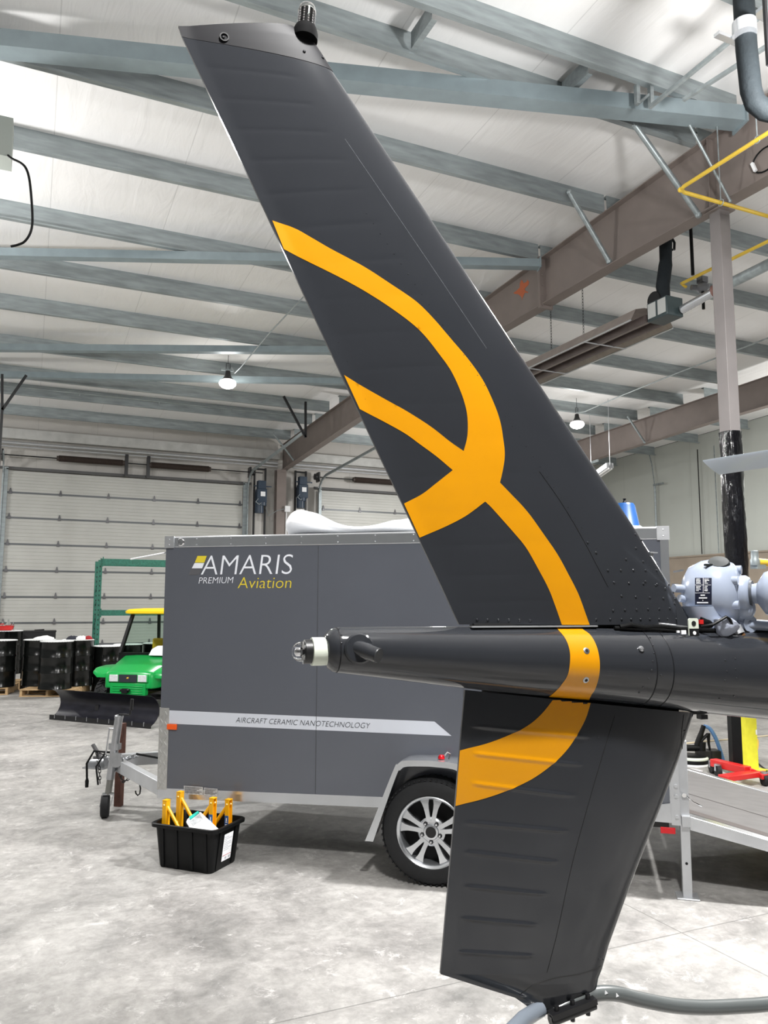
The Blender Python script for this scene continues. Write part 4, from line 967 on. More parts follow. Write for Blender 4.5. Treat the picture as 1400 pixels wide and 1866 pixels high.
# vinyl stripe and lettering
g = MB(); Q = [tp(*q, .0015) for q in ((305, 1294.2), (792, 1314.8), (823, 1341), (305, 1318.6))]; g.add(Q, [(0, 3, 2, 1)]); STO = tag(g.build('side_stripe', STRIPE, TR, smooth=False), 'silver stripe along the side')
g = MB(); text_on(g, 'AIRCRAFT CERAMIC NANOTECHNOLOGY', tp(429.5, 1316.5, .003), tp(673, 1327.5, .003), tp(429.5, 1307, .003), 0, .01); tag(g.build('stripe_lettering', TEXTK, STO, smooth=False), 'dark capital lettering')
g = MB(); text_on(g, 'AMARIS', tp(366, 1047.6, .002), tp(531, 1046.2, .002), tp(366, 1012.5, .002), 0, .03); tag(g.build('name_lettering', TEXTW, TR, smooth=False), 'large white lettering')
g = MB(); text_on(g, 'PREMIUM', tp(362, 1063.6, .002), tp(424, 1062.6, .002), tp(362, 1052.4, .002), 0, .03); tag(g.build('small_lettering', TEXTW, TR, smooth=False), 'small white slanted lettering')
g = MB(); text_on(g, 'Aviation', tp(433, 1072.2, .002), tp(530, 1071.6, .002), tp(433, 1052, .002), 0, .03); tag(g.build('second_lettering', TEXTY, TR, smooth=False), 'yellow lettering')
g = MB()
for mi, q in enumerate((((360, 1013), (377, 1013), (372.5, 1025.3), (355, 1025.3)), ((354.6, 1026), (372.3, 1026), (368.5, 1035.6), (349.6, 1035.6)), ((348.8, 1036.4), (368, 1036.4), (363, 1047.6), (343.5, 1047.6)))):
    g.add([tp(*p, .002) for p in q], [(0, 3, 2, 1)], mi)
tag(g.build('emblem', [TEXTY, TEXTW, TEXTG], TR, smooth=False), 'three slanted blocks of yellow, white and grey')
# lamps, data labels
c = tp(330, 988, .006); g = MB(); g.lathe([(.03, 0), (.03, .006), (.024, .012), (0, .013)], c, Wn, 20); MK = g.build('clearance_lamp', CHROME, TR)
g = MB(); g.lathe([(.018, .011), (.014, .02), (0, .023)], c, Wn, 14); g.build('clearance_lens', LENSG, MK)
c = tp(313.5, 1324.5, .006); g = MB(); tbox(g, (c-S0)@Wd, .007, c[2], .075, .014, .038); g.build('side_marker', ORANGEL, TR, bev=.003)
for (x0, y0, x1, y1) in ((335, 1431.5, 370, 1448), (372, 1435, 396.5, 1449.5)):
    g = MB(); a, b, c_, d_ = tp(x0, y0+.0, .009), tp(x1, y0+2.6, .009), tp(x1, y1+1, .009), tp(x0, y1-1, .009); g.add([a, d_, c_, b], [(0, 1, 2, 3)])
    for k in range(5):
        f0, f1 = .12+.16*k, .2+.16*k; p = [a+(d_-a)*f0+(b-a)*.06, a+(d_-a)*f1+(b-a)*.06, b+(c_-b)*f1-(b-a)*.25*((k*7) % 3)/2-(b-a)*.06, b+(c_-b)*f0-(b-a)*.25*((k*7) % 3)/2-(b-a)*.06]; g.add([q+Wn*.0008 for q in p], [(0, 1, 2, 3)], 1)
    g.build('data_label', [DECALM, mat('label print', (96, 98, 102), .5)], TR, smooth=False)
# fender
pf = [(.385, .255), (.225, .67), (.195, .715), (.15, .74), (.0, .748), (-.15, .74), (-.195, .715), (-.225, .67), (-.385, .255)]
def fprof(d): return [(s*(1+d/.33*.9) if abs(s) > .01 else 0, z+(d if z > .5 else d*.0)) for s, z in pf]
g = MB()
def off(p, d):
    s, z = p; f = min(1, max(0, (z-.25)/.45)); return (s*(1+d/.26*(1-.4*f)), z+d*f)
pf2 = [tuple(q) for q in smooth_pts(pf[:5], 5)]+[tuple(q) for q in smooth_pts(pf[4:], 5)[1:]]
def frings(n0, n1, d0, d1): return [[T(*[off(p, d0)[0], n0, off(p, d0)[1]]), T(off(p, d0)[0], n1, off(p, d0)[1]), T(off(p, d1)[0], n1, off(p, d1)[1]), T(off(p, d1)[0], n0, off(p, d1)[1])] for p in pf2]
g.loft(frings(-.004, .21, 0, .018)); g.loft(frings(.2, .215, -.014, .022))
FE = g.build('fender', ALU, TR)
c = T(-.06, .12, .768); g = MB(); g.lathe([(.022, 0), (.022, .01), (.015, .022), (0, .025)], c, ZZ, 14); g.build('fender_lamp', REDL, FE)
g = MB(); g.tube([T(-.08, .13, .79), T(-.1, .12, .81), T(-.12, .13, .8), T(-.11, .14, .77)], .006, 6); g.build('lamp_wire', CHROME, FE)
g = MB(); tbox(g, 0, -.12, .55, .62, .2, .4); g.build('wheel_well', DARK, TR)
g = MB(); g.bar(T(.33, -.06, .25), T(.22, -.06, .68), .06, .04); g.build('well_bracket', mat('old steel', (120, 110, 98), .6), TR)
# wheel
WR = .326
wc_ = T(0, 0, WR)
g = MB(); W2 = .095; nb = .09
prof = [(.215, -W2*.9), (.225, -W2), (.27, -W2*1.04), (.305, -W2*.9), (.320, -W2*.7), (WR, -W2*.4), (WR, W2*.4), (.320, W2*.7), (.305, W2*.9), (.27, W2*1.04), (.225, W2), (.215, W2*.9)]
g.lathe(prof, wc_+Wn*nb, Wn, 64, cap=False)
d_, a_, b_ = MB.frame(Wn)
for k in range(56):
    t = 2*PI*k/56; rd = math.cos(t)*a_+math.sin(t)*b_; tn = -math.sin(t)*a_+math.cos(t)*b_
    for s_ in (-1, 1): g.box(wc_+Wn*(nb+s_*W2*.62)+rd*.317, (.012, .06, .007), (tn, Wn, rd))
TY = g.build('tyre', RUBBER, TR, angle=30)
g = MB(); g.lathe([(.217, -.085), (.20, -.07), (.195, .05), (.20, .075), (.214, .088), (.219, .094), (.214, .097), (.203, .09), (.197, .078)], wc_+Wn*nb, Wn, 56, cap=False); RM = g.build('rim', ALU, TR)
g = MB(); g.lathe([(.2, 0), (.2, .004), (0, .004)], wc_+Wn*(nb-.03), Wn, 40); g.build('brake_backing', DARK, RM)
g = MB()
face = wc_+Wn*(nb+.062)
for k in range(5):
    t = 2*PI*k/5+math.radians(-90)
    for s_ in (-1, 1):
        pr = []
        for r, off_, w_ in ((.06, .014, .014), (.1, .021, .0135), (.14, .030, .0155), (.17, .038, .021), (.2, .047, .034)):
            pr.append((r, off_*s_, w_))
        for (r0, o0, w0), (r1, o1, w1) in zip(pr[:-1], pr[1:]):
            rd = math.cos(t)*a_+math.sin(t)*b_; tn = -math.sin(t)*a_+math.cos(t)*b_
            q = [(r0, o0-w0), (r0, o0+w0), (r1, o1+w1), (r1, o1-w1)]; dz = lambda r: .006*math.sin(PI*r/.2)
            g.hexa([face+rd*r+tn*o-Wn*.012+Wn*dz(r) for r, o in q]+[face+rd*r+tn*o+Wn*.012+Wn*dz(r) for r, o in q])
g.lathe([(.088, -.016), (.088, .004), (.078, .012), (.05, .014), (.045, .022), (.034, .024), (.032, .016), (0, .016)], face, Wn, 32)
g.build('spokes', ALU, RM, angle=30, recalc=True)
g = MB(); g.lathe([(.032, .0165), (.032, .02), (0, .021)], face, Wn, 22); g.build('centre_cap', BLACKM, RM)
for k in range(5):
    t = 2*PI*k/5+math.radians(-54); rd = math.cos(t)*a_+math.sin(t)*b_; g = MB(); g.lathe([(.0135, .008), (.0135, .0165), (0, .0165)], face+rd*.06, Wn, 14, 1); g.lathe([(.0085, .01), (.0085, .028), (.005, .032), (0, .032)], face+rd*.06, Wn, 6, 0); g.build('lug_nut', [CHROME, DARK], RM)
# axle and underside
g = MB(); g.tube([T(0, .05, WR), T(0, -TW, WR)], .035, 10); tbox(g, .2, -.25, .40, 3.3, .05, .1); tbox(g, .2, -TW+.25, .40, 3.3, .05, .1); g.build('axle_frame', BLACKM, TR)
g = MB(); g.lathe([(.2, -.08), (.3, -.1), (WR, -.04), (WR, .04), (.3, .1), (.2, .08)], T(0, -TW-.09, WR), Wn, 40); g.build('far_tyre', RUBBER, TR)
# tongue, coupler, jack
cz = .40
for n in (-.08, -TW+.08): g = MB(); g.bar(T(SF-.05, n*1.0-(.0), .395), T(SF+.93, -TW/2+(.03 if n > -.5 else -.03), .415), .06, .1); g.build('tongue_beam', ALUM, TR, bev=.004)
g = MB(); g.hexa([T(s, n, z) for z, ss in ((.37, ((SF+.84, -.82), (SF+.84, -.96), (SF+1.02, -.93), (SF+1.02, -.85))), (.455, ((SF+.84, -.84), (SF+.84, -.94), (SF+1.02, -.92), (SF+1.02, -.86)))) for s, n in ss]); tbox(g, SF+.88, -.89, .455, .16, .18, .012); g.build('tongue_plate', STEEL, TR, bev=.004)
g = MB(); g.loft([[T(SF+s, -.89+w*math.cos(t), .355+h*math.sin(t)) for t in np.linspace(0, PI, 12)] for s, w, h in ((1.0, .045, .075), (1.07, .05, .08), (1.13, .055, .075), (1.18, .04, .05), (1.2, .015, .02))]); tbox(g, SF+1.1, -.89, .352, .2, .12, .012); CP = g.build('coupler', STEEL, TR)
g = MB(); g.bar(T(SF+1.06, -.89, .42), T(SF+1.15, -.89, .54), .03, .02); g.box(T(SF+1.09, -.89, .43), (.07, .05, .03), AX); g.build('coupler_latch', mat('latch grey', (112, 112, 114), .4, .5), CP)
# jack
js, jn = 2.84, -.70
jb = pl(207, 1470, Wn, S0+Wn*jn); 
g = MB(); lean = T(js+.035, jn, 0)-T(js-.03, jn, 0)
j0, j1 = T(js+.03, jn, .2), T(js-.04, jn, .80); g.tube([j0+(j1-j0)*.18, j1], .033, 18); g.lathe([(.036, 0), (.036, .02), (.03, .025), (0, .025)], j1, j1-j0, 16); JK = g.build('tongue_jack', STEEL, TR)
g = MB(); g.tube([j0-(j1-j0)*.02, j0+(j1-j0)*.2], .027, 16); g.build('inner_tube', mat('jack tube', (128, 128, 124), .4, .6), JK)
g = MB(); jt = j1+ZZ*.03; g.tube([jt, jt-Wd*.07, jt-Wd*.1+ZZ*.0, jt-Wd*.115+ZZ*.11], .009, 8); g.tube([jt-Wd*.113+ZZ*.04, jt-Wd*.117+ZZ*.13], .013, 8); g.build('crank_handle', BLACKM, JK)
jw = T(js+.055, jn, .093)
g = MB(); WJ = Wd*.86+Wn*.5; WJ /= np.linalg.norm(WJ); g.lathe([(.05, -.03), (.08, -.034), (.093, -.022), (.093, .022), (.08, .034), (.05, .03)], jw, WJ, 28); g.build('jack_wheel', RUBBER, JK)
g = MB(); g.lathe([(.05, -.03), (.045, .0), (.05, .03), (.02, .034), (0, .034)], jw, WJ, 18); g.build('jack_wheel_hub', mat('hub dark', (60, 60, 60), .5), JK)
tj = np.cross(WJ, ZZ)
g = MB()
for s_ in (-1, 1): g.bar(jw+WJ*.042*s_, j0+WJ*.042*s_-ZZ*.01, .035, .006, WJ)
g.box(j0-ZZ*.01, (.09, .05, .01), (WJ, tj, ZZ)); g.build('wheel_fork', STEEL, JK)
g = MB(); g.box(j0+(j1-j0)*.62, (.09, .05, .05), AX); g.tube([j0+(j1-j0)*.86+Wd*.03, j0+(j1-j0)*.86+Wd*.075, j0+(j1-j0)*.5+Wd*.075, j0+(j1-j0)*.5+Wd*.03], .006, 6)
bq = j0+(j1-j0)*.45; g.bar(bq, T(SF+.9, -.86, .41), .08, .02); g.lathe([(.06, 0), (.06, .02), (0, .02)], bq+Wn*.02-Wd*.05, Wn, 16); g.build('jack_bracket', STEEL, JK)
g = MB(); g.bar(T(SF+.985, -1.06, .0), T(SF+.985, -1.06, .7), .058, .058, Wd); tag(g.build('prop_post', RUST, origin=T(SF+.985, -1.06, 0)), 'rusty square steel post standing behind the trailer tongue jack', 'post')
def chain(P, name_, par, r=.012, wire=.0035, m_=BLACKM):
    g = MB(); P = [np.array(p) for p in P]; k = 0
    for a, b in zip(P[:-1], P[1:]):
        L = np.linalg.norm(b-a); n = max(1, int(L/(r*2.3))); d = (b-a)/L; _, u, v = MB.frame(d)
        for i in range(n):
            c = a+d*L*(i+.5)/n; e = u if k % 2 else v; k += 1
            g.tube([c+d*r*1.5*math.cos(t)+e*r*.8*math.sin(t) for t in [2*PI*j/10 for j in range(10)]], wire, 5, closed=True)
    return g.build(name_, m_, par)
chain([T(SF+.98, -.84, .46), T(SF+1.05, -.8, .5), T(SF+1.0, -.78, .36), T(SF+.99, -.78, .25)], 'safety_chain', TR)
chain([T(SF+.75, -.76, .46), T(SF+.6, -.7, .5), T(SF+.7, -.66, .49), T(SF+.85, -.7, .48)], 'safety_chain', TR, m_=STEEL)
chain([T(SF+.78, -.72, .37), T(SF+.7, -.66, .3), T(SF+.6, -.62, .35), T(SF+.5, -.62, .34)], 'safety_chain', TR)
g = MB(); hs = T(SF+.52, -.62, .33); g.tube([hs+Wd*x+ZZ*z for x, z in ((0, 0), (.012, -.015), (.0, -.03), (-.008, -.06), (-.004, -.10), (.014, -.115), (.032, -.10), (.036, -.08))], .006, 8); g.build('chain_hook', BLACKM, TR)
g = MB(); g.tube([T(SF+.9, -.8, .5), T(SF+1.02, -.72, .52), T(SF+1.07, -.7, .42), T(SF+1.06, -.7, .28)], .009, 8); g.lathe([(.014, -.02), (.016, .03), (.01, .05)], T(SF+1.06, -.7, .25), ZZ, 10)
g.tube([T(SF+.95, -.78, .5), T(SF+.98, -.7, .4), T(SF+.94, -.68, .26)], .008, 8); g.tube([T(SF+.7, -.85, .49), T(SF+.45, -.82, .47), T(SF+.2, -.8, .48), T(SF, -.8, .5)], .009, 8); g.build('wiring', BLACK, TR)
g = MB(); a = tp(301, 1007.5, -.05); g.tube([a, tp(239, 1019, -.3)], .007, 8); g.build('white_rod', WHITE, TR)
# rear: leg, hinge plates, ramp
ls, ln = -1.525, -.06
g = MB(); tbox(g, ls, ln, .46, .055, .055, .92); tbox(g, ls, ln, .004, .13, .13, .008); g.tube([T(ls, ln, .92), T(ls, ln, .93)], .03, 4)
LG = g.build('rear_leg', ALUM, TR, bev=.003)
g = MB()
for z in (.2, .42): g.cyl(T(ls, ln+.0275, z), T(ls, ln+.0285, z), .0085, n=10)
g.build('pin_hole', DARK, LG)
g = MB(); g.cyl(T(ls+.0, ln+.02, .6), T(ls, ln+.045, .6), .014, n=6); g.tube([T(ls-.01, ln+.04, .6), T(ls-.05, ln+.045, .565), T(ls-.1, ln+.03, .54)], .004, 6); g.build('pin_bolt', CHROME, LG)
g = MB(); tbox(g, SR+.02, .012, .74, .05, .01, .62)
for z in (.48, .60, .66): g.cyl(T(SR+.015, .014, z), T(SR+.015, .026, z), .011, n=8)
g.build('hinge_plate', ALUM, TR)
g = MB(); g.prism([(-1.47, .56), (-1.25, .52), (-1.12, .45), (-1.47, .44)], T(0, .008, 0), Wd, ZZ, Wn, .006); g.build('rear_guard', ALUM, TR)
g = MB(); a = tp(1217.5, 1513, .008); tbox(g, (a-S0)@Wd, .012, a[2], .085, .012, .036); g.build('rear_marker', REDL, TR, bev=.003)
RL = 1.75; sl = .255
def RT(d, n, dz=0.): return T(SR-.06-d*math.cos(math.atan(sl)), n, max(.02, .475-d*math.sin(math.atan(sl)))+dz)
g = MB(); g.hexa([RT(0, -.10, -.05), RT(RL, -.10, -.0), RT(RL, -TW+.06, -.0), RT(0, -TW+.06, -.05), RT(0, -.10, .0), RT(RL, -.10, .012), RT(RL, -TW+.06, .012), RT(0, -TW+.06, .0)]); RP_ = g.build('ramp_door', RAMPM, TR)
for n in (-.055, -TW+.055): g = MB(); g.hexa([RT(0, n-.045, -.075), RT(RL, n-.045, -.01), RT(RL, n+.045, -.01), RT(0, n+.045, -.075), RT(0, n-.045, .006), RT(RL, n-.045, .018), RT(RL, n+.045, .018), RT(0, n+.045, .006)]); g.build('ramp_edge_rail', ALU, RP_, bev=.004)
g = MB(); q = -.17; g.hexa([RT(0, q-.05, .001), RT(RL, q-.05, .013), RT(RL, q+.05, .013), RT(0, q+.05, .001), RT(0, q-.05, .003), RT(RL, q-.05, .015), RT(RL, q+.05, .015), RT(0, q+.05, .003)]); g.build('ramp_seal', mat('brown rubber', (74, 68, 66), .6), RP_)
g = MB(); q = -.72; g.hexa([RT(0, q-.003, .001), RT(RL, q-.003, .013), RT(RL, q+.003, .013), RT(0, q+.003, .001), RT(0, q-.003, .003), RT(RL, q-.003, .015), RT(RL, q+.003, .015), RT(0, q+.003, .003)]); g.build('ramp_seam', mat('ramp seam', (96, 92, 90), .7), RP_)
g = MB(); tbox(g, SR-.04, -TW/2, .45, .05, TW, .06); g.build('ramp_hinge', ALUM, TR)
g = MB(); a = T(SR-.02, .02, 1.95); g.bar(a, a-Wd*.06+ZZ*.01, .012, .012); g.bar(T(SR-.01, .0, 1.87), T(SR-.05, .0, 1.87), .015, .015); g.build('door_latch', STEEL, TR)
# things lying on the trailer roof
def blob_roof(px, nn, hs, wv, name_, m_, label, cat):
    P = [tp(x, 976, nn) for x in px]; rings = []; rnd = random.Random(11)
    for i, (p, h, w_) in enumerate(zip(P, hs, wv)):
        z0 = 2.262
        rings.append([V3(p[0], p[1], z0)+Wn*(w_*math.cos(t)*(1+.09*math.sin(5*t+i)))+ZZ*(h*.5*(1+math.sin(t))*(1+.07*math.sin(7*t+2*i))) for t in [2*PI*k/28 for k in range(28)]])
    g = MB(); g.loft(rings); o = g.build(name_, m_, origin=V3(P[len(P)//2][0], P[len(P)//2][1], 2.26), angle=70)
    md = o.modifiers.new('soft', 'SUBSURF'); md.levels = md.render_levels = 1
    return tag(o, label, cat)
blob_roof([529, 532, 540, 555, 575, 600, 625, 650, 680, 705, 722, 738, 752, 775, 800], -.42, [.04, .14, .19, .20, .175, .115, .07, .055, .06, .08, .10, .105, .11, .12, .06], [.05, .14, .2, .22, .22, .2, .17, .15, .15, .16, .17, .17, .16, .14, .06], 'plastic_sheet_bundle', SHEET, 'bundle of white plastic sheeting lying along the trailer roof', 'sheeting')
bc = tp(1140, 962, -.6); bc = V3(bc[0], bc[1], 2.262)
BK = thing('blue_bucket', 'blue upturned bucket on the trailer roof at the leading edge of the fin', 'bucket', bc)
g = MB(); g.lathe([(.105, 0), (.11, .015), (.10, .025), (.07, .185), (.06, .2), (0, .202)], bc, ZZ, 30); g.build('pail', BLUE, BK)
g = MB(); g.lathe([(.015, .2), (.015, .21), (.008, .22), (.012, .235), (0, .237)], bc, ZZ, 14); g.build('knob', BLACK, BK)
g = MB(); g.tube([bc+V3(.108*math.cos(t), .108*math.sin(t), .025) for t in np.linspace(0, 2*PI, 25)[:-1]], .008, 6, closed=True); g.build('rim_hoop', mat('pale blue', (150, 196, 214), .4), BK)
g = MB(); a = tp(1143, 947, -.45); b = tp(1160, 966, -.45); g.tube([V3(a[0], a[1], 2.275)+Wd*.1, V3(a[0], a[1], 2.275)-Wd*.09], .012, 8); tag(g.build('white_pole', WHITE, origin=V3(a[0], a[1], 2.26)), 'thin white pole lying on the trailer roof in front of the blue bucket', 'pole')

# ================================================================== black tote with yellow brackets
tF = V3(1.168, 5.305, 0); e1 = V3(-.343, .36, 0); e1 /= np.linalg.norm(e1); e2 = V3(e1[1], -e1[0], 0)     # e1 along the long side to the left, e2 to the right/back
e2 = -e2 if e2@V3(.25, .25, 0) < 0 else e2
TL_, TWd, TH_ = .44, .31, .285
tc_ = tF+e1*TL_/2+e2*TWd/2
TO = thing('storage_tote', 'black plastic storage tote on the floor in front of the trailer, holding yellow brackets', 'storage tote', tc_, math.atan2(e1[1], e1[0]))
def rrect(a, b, r, n=5):
    P = []
    for cx_, cy_, a0 in ((a/2-r, b/2-r, 0), (-a/2+r, b/2-r, 90), (-a/2+r, -b/2+r, 180), (a/2-r, -b/2+r, 270)):
        for k in range(n+1):
            t = math.radians(a0+90*k/n); P.append((cx_+r*math.cos(t), cy_+r*math.sin(t)))
    return P
g = MB(); N_ = 24
def ring(a, b, r, z): return [(x, y, z) for x, y in rrect(a, b, r)]
g.loft([ring(.41, .29, .03, 0), ring(.42, .30, .03, .01), ring(.475, .34, .035, .262), ring(.525, .385, .045, .262), ring(.53, .39, .05, .27), ring(.53, .39, .05, .284), ring(.515, .375, .045, .288), ring(.482, .345, .035, .285), ring(.465, .33, .035, .26), ring(.40, .28, .03, .012)]); g.build('tub', BLACK, TO, local=True, angle=30)
g = MB()
for x in (-.17, -.06, .06, .17):
    for s_ in (-1, 1): g.hexa([(x+dx, s_*y_, z) for z, y0, y1 in ((.01, .145, .157), (.255, .162, .176)) for dx, y_ in ((-.012, y0), (.012, y0), (.012, y1), (-.012, y1))])
for y in (-.09, .09):
    for s_ in (-1, 1): g.hexa([(s_*x_, y+dy, z) for z, y0, y1 in ((.01, .2, .214), (.255, .23, .246)) for x_, dy in ((y0, -.012), (y0, .012), (y1, .012), (y1, -.012))])
g.build('wall_ribs', BLACK, TO, local=True)
sx_ = -1                                                          # short side towards the right is local -x
g = MB(); A = V3(-.2185, -.055, .055); 
g.add([(-.2165, -.06, .05), (-.2165, .045, .05), (-.2395, .045, .225), (-.2395, -.06, .225)], [(0, 1, 2, 3)])
for k in range(8):
    z = .205-.012*k; x = -(.2165+(z-.05)/(.175)*.023)-.0008; w_ = (.05, .09, .03, .08, .085, .05, .09, .06)[k]
    g.add([(x, .038-w_, z-.003), (x, .038, z-.003), (x, .038, z), (x, .038-w_, z)], [(0, 1, 2, 3)], 1)
for y0, y1, z0, z1, mi in ((-.055, .04, .083, .086, 2), (-.05, -.03, .058, .074, 1), (-.01, .01, .058, .074, 1)):
    x0 = -(.2165+(z0-.05)/(.175)*.023)-.0008; x1 = -(.2165+(z1-.05)/(.175)*.023)-.0008; g.add([(x0, y0, z0), (x0, y1, z0), (x1, y1, z1), (x1, y0, z1)], [(0, 1, 2, 3)], mi)
g.build('paper_label', [WHITEP, mat('label grey print', (178, 180, 186), .6), REDL], TO, local=True, smooth=False)
def tw(x, y, z):                                                  # tote-local point -> world
    return np.array(ROOTM[TO.name] @ Vector((x, y, z)))
def bracket(lx, ly, sgn, lab, sticker, dz=0.):
    """yellow steel shelf bracket standing on end in the tote: channel upright, tube brace, arm; sgn: way the brace leans along the tote"""
    o = thing('steel_bracket', lab, 'bracket', tw(lx, ly, .02+dz), math.atan2(e1[1], e1[0]), 'yellow brackets in the tote')
    Hh = .40
    g = MB(); pts = [(-.022, -.016), (.022, -.016), (.022, .016), (.018, .016), (.018, -.012), (-.018, -.012), (-.018, .016), (-.022, .016)]
    g.prism(pts, (0, 0, 0), (0, 1, 0), (-sgn, 0, 0), (0, 0, 1), Hh)
    g.box((sgn*.0, 0, Hh-.002), (.036, .044, .005)); g.build('upright', BRACK, o, local=True, smooth=False)
    g = MB(); g.tube([(sgn*.01, 0, Hh-.045), (sgn*.18, 0, .13)], .0125, 10); g.build('brace_tube', BRACK, o, local=True)
    g = MB(); g.box((sgn*.1, 0, .1), (.2, .036, .03)); g.build('arm', BRACK, o, local=True)
    g = MB()
    for z in (Hh-.03, Hh-.2): g.sph((sgn*.0, .023, z), .006, 5); g.sph((-sgn*.017, 0, z), .006, 5)
    g.build('bolt_heads', mat('pale bolt', (252, 232, 160), .3), o, local=True)
    if sticker:
        g = MB(); g.box((0, .0228, Hh-.2), (.03, .0015, .19)); 
        for k, (w_, h_) in enumerate(((.008, .02), (.014, .006), (.02, .005), (.02, .005), (.018, .004))): g.box((0, .0238, Hh-.13-.017*k), (w_, .001, h_), None, 1)
        tag(g.build('sticker', [BLUEST, WHITEP], o, local=True), 'blue sticker')
    return o
bracket(.20, .095, -1, 'yellow steel bracket at the left end of the black tote, nearest the front rim', False)
bracket(.18, -.03, -1, 'yellow steel bracket at the left of the black tote, standing highest at the back', False, .03)
bracket(-.13, .03, 1, 'yellow steel bracket with blue sticker, left of the two at the tote\'s right end', True, .03)
bracket(-.18, -.085, 1, 'yellow steel bracket with a blue sticker, rightmost in the black tote', True, .0)
# white boxed scraper / case with a teal clip lying across the rim
p0 = tw(.0, .115, .25)
cc = thing('flat_case', 'white flat case with a teal clip leaning out of the black tote', 'case', p0)
cn = -fw0*.74-rt0*.1+ZZ*.66; cn /= np.linalg.norm(cn); cp0 = tw(.0, .10, .30)
def cprism(px_, th, lift): 
    P = [pl(x, y, cn, cp0) for x, y in px_]; g = MB(); A = [p+cn*lift for p in P]; B = [p+cn*(lift+th) for p in P]; n = len(P)
    g.add(A+B, [tuple(range(n)), tuple(range(2*n-1, n-1, -1))]+[(i, (i+1) % n, n+(i+1) % n, n+i) for i in range(n)]); return g
cprism(((339, 1498), (341, 1493), (347, 1487), (360, 1479.5), (366, 1479.5), (399, 1511), (396, 1519), (352, 1519), (345, 1508)), .02, -.02).build('shell', WHITE, cc, bev=.003)
cprism(((345, 1489), (361, 1478.5), (364, 1481.5), (347, 1494.5)), .008, -.001).build('clip', TEAL, cc, bev=.002)
cprism(((346, 1497), (364, 1484), (370, 1493), (352, 1505)), .0015, 0).build('window', DECALM, cc)
# ================================================================== left background: drums, pallets, rack, utility vehicle
BLKDRUM = mat('black drum enamel', (13, 15, 14), .2, var=.1)
LID = mat('drum lid bright reflection', (226, 228, 228), .4, var=.05)  # pale tone puts the light reflected off the drum tops into the colour
def drum(loc, label, lid=True, proto=[None]):
    R = .293; Hh = .88
    if proto[0] is None:
        o = thing('oil_drum', label, 'drum', loc, 0, 'black drums on pallets'); g = MB()
        pr = [(R*.97, 0), (R+.006, .004), (R+.006, .018), (R, .03)]
        for zc in (.3, .59): pr += [(R, zc-.03), (R+.011, zc-.01), (R+.011, zc+.01), (R, zc+.03)]
        pr += [(R, .85), (R+.007, .862), (R+.007, .88), (R-.01, .88), (R-.012, .868), (0, .866)]
        g.lathe(pr, (0, 0, 0), (0, 0, 1), 40); g.build('shell', BLKDRUM, o, local=True)
        g = MB(); g.lathe([(R+.006, .872), (R+.009, .884), (R-.01, .892), (R-.03, .886), (0, .888)], (0, 0, 0), (0, 0, 1), 36); g.cyl((.15, 0, .88), (.15, 0, .9), .03, n=12); g.build('lid', LID, o, local=True)
        proto[0] = o; return o
    o = dup(proto[0]); o.location = [float(c) for c in loc]; o['label'] = label; ROOTM[o.name] = Matrix.Translation(Vector([float(c) for c in loc])); o.rotation_euler = (0, 0, random.uniform(0, 6))
    return o
def pallet(c, rz, label):
    o = thing('wooden_pallet', label, 'pallet', (c[0], c[1], 0), rz, 'wooden pallets under the drums')
    for y in np.linspace(-.45, .45, 6): g = MB(); g.box((0, y, .128), (1.0, .13, .02)); g.build('deck_board', WOOD, o, local=True)
    for y in (-.45, 0, .45): g = MB(); g.box((0, y, .01), (1.0, .12, .018)); g.build('bottom_board', WOOD, o, local=True)
    for x in (-.475, 0, .475): g = MB(); g.box((x, 0, .068), (.045, 1.0, .098)); g.build('stringer', WOOD, o, local=True)
    return o
d1 = fl(112, 1257.5, .14)+fw0*.26
YZ = .14
def dl(px_, dep): 
    r = rt0*((px_-700)/F*dep)+fw0*dep; return V3(r[0], r[1], YZ)
dep0 = d1@fw0
D0 = dl(112, dep0); drum(D0, 'black oil drum on the pallet, in front of the others')
D1_ = dl(150, dep0+.62); drum(D1_, 'black oil drum with rags on its lid, behind and right of the front drum')
D2_ = dl(81, dep0+.62); drum(D2_, 'black oil drum with a bright lid, behind and left of the front drum')
DL = dl(11, dep0+.35); drum(DL, 'black oil drum at the left edge of the photo, on its own pallet')
DL2 = dl(22, dep0+1.5); drum(DL2+V3(0, 0, .14), 'black oil drum at the left edge behind another, with a red basin on top')
DR1 = dl(205, dep0+1.0); drum(DR1-V3(0, 0, YZ), 'black oil drum just right of the green rack post')
DR2 = dl(240, dep0+1.65); drum(DR2-V3(0, 0, YZ), 'black oil drum seen through the windshield of the green vehicle')
DR3 = dl(292, dep0+2.15); drum(DR3-V3(0, 0, YZ), 'black oil drum at the trailer end, behind the green vehicle')
DB = dl(79, dep0+2.3)
pm = (D0+D1_+D2_)/3
pallet(pm+V3(-.0, -.02, 0), -.35, 'wooden pallet under the three middle drums')
pallet(dl(-10, dep0+.55), -.2, 'wooden pallet under the drum at the left edge')
g = MB(); g.box((DL2[0], DL2[1], .07), (1.0, .62, .14)); tag(g.build('wooden_pallet', WOOD, origin=(DL2[0], DL2[1], 0)), 'wooden pallet hidden behind the leftmost drum', 'pallet')
g = MB(); g.box((DB[0], DB[1], .56), (.66, .5, 1.12)); g.box((DB[0], DB[1], 1.13), (.68, .52, .03)); g.tube([(DB[0]-.1, DB[1], 1.15), (DB[0]+.1, DB[1], 1.16)], .015, 6)
tag(g.build('black_cabinet', BLACKM, origin=(DB[0], DB[1], 0)), 'black box cabinet behind the drums, flat top showing', 'cabinet')
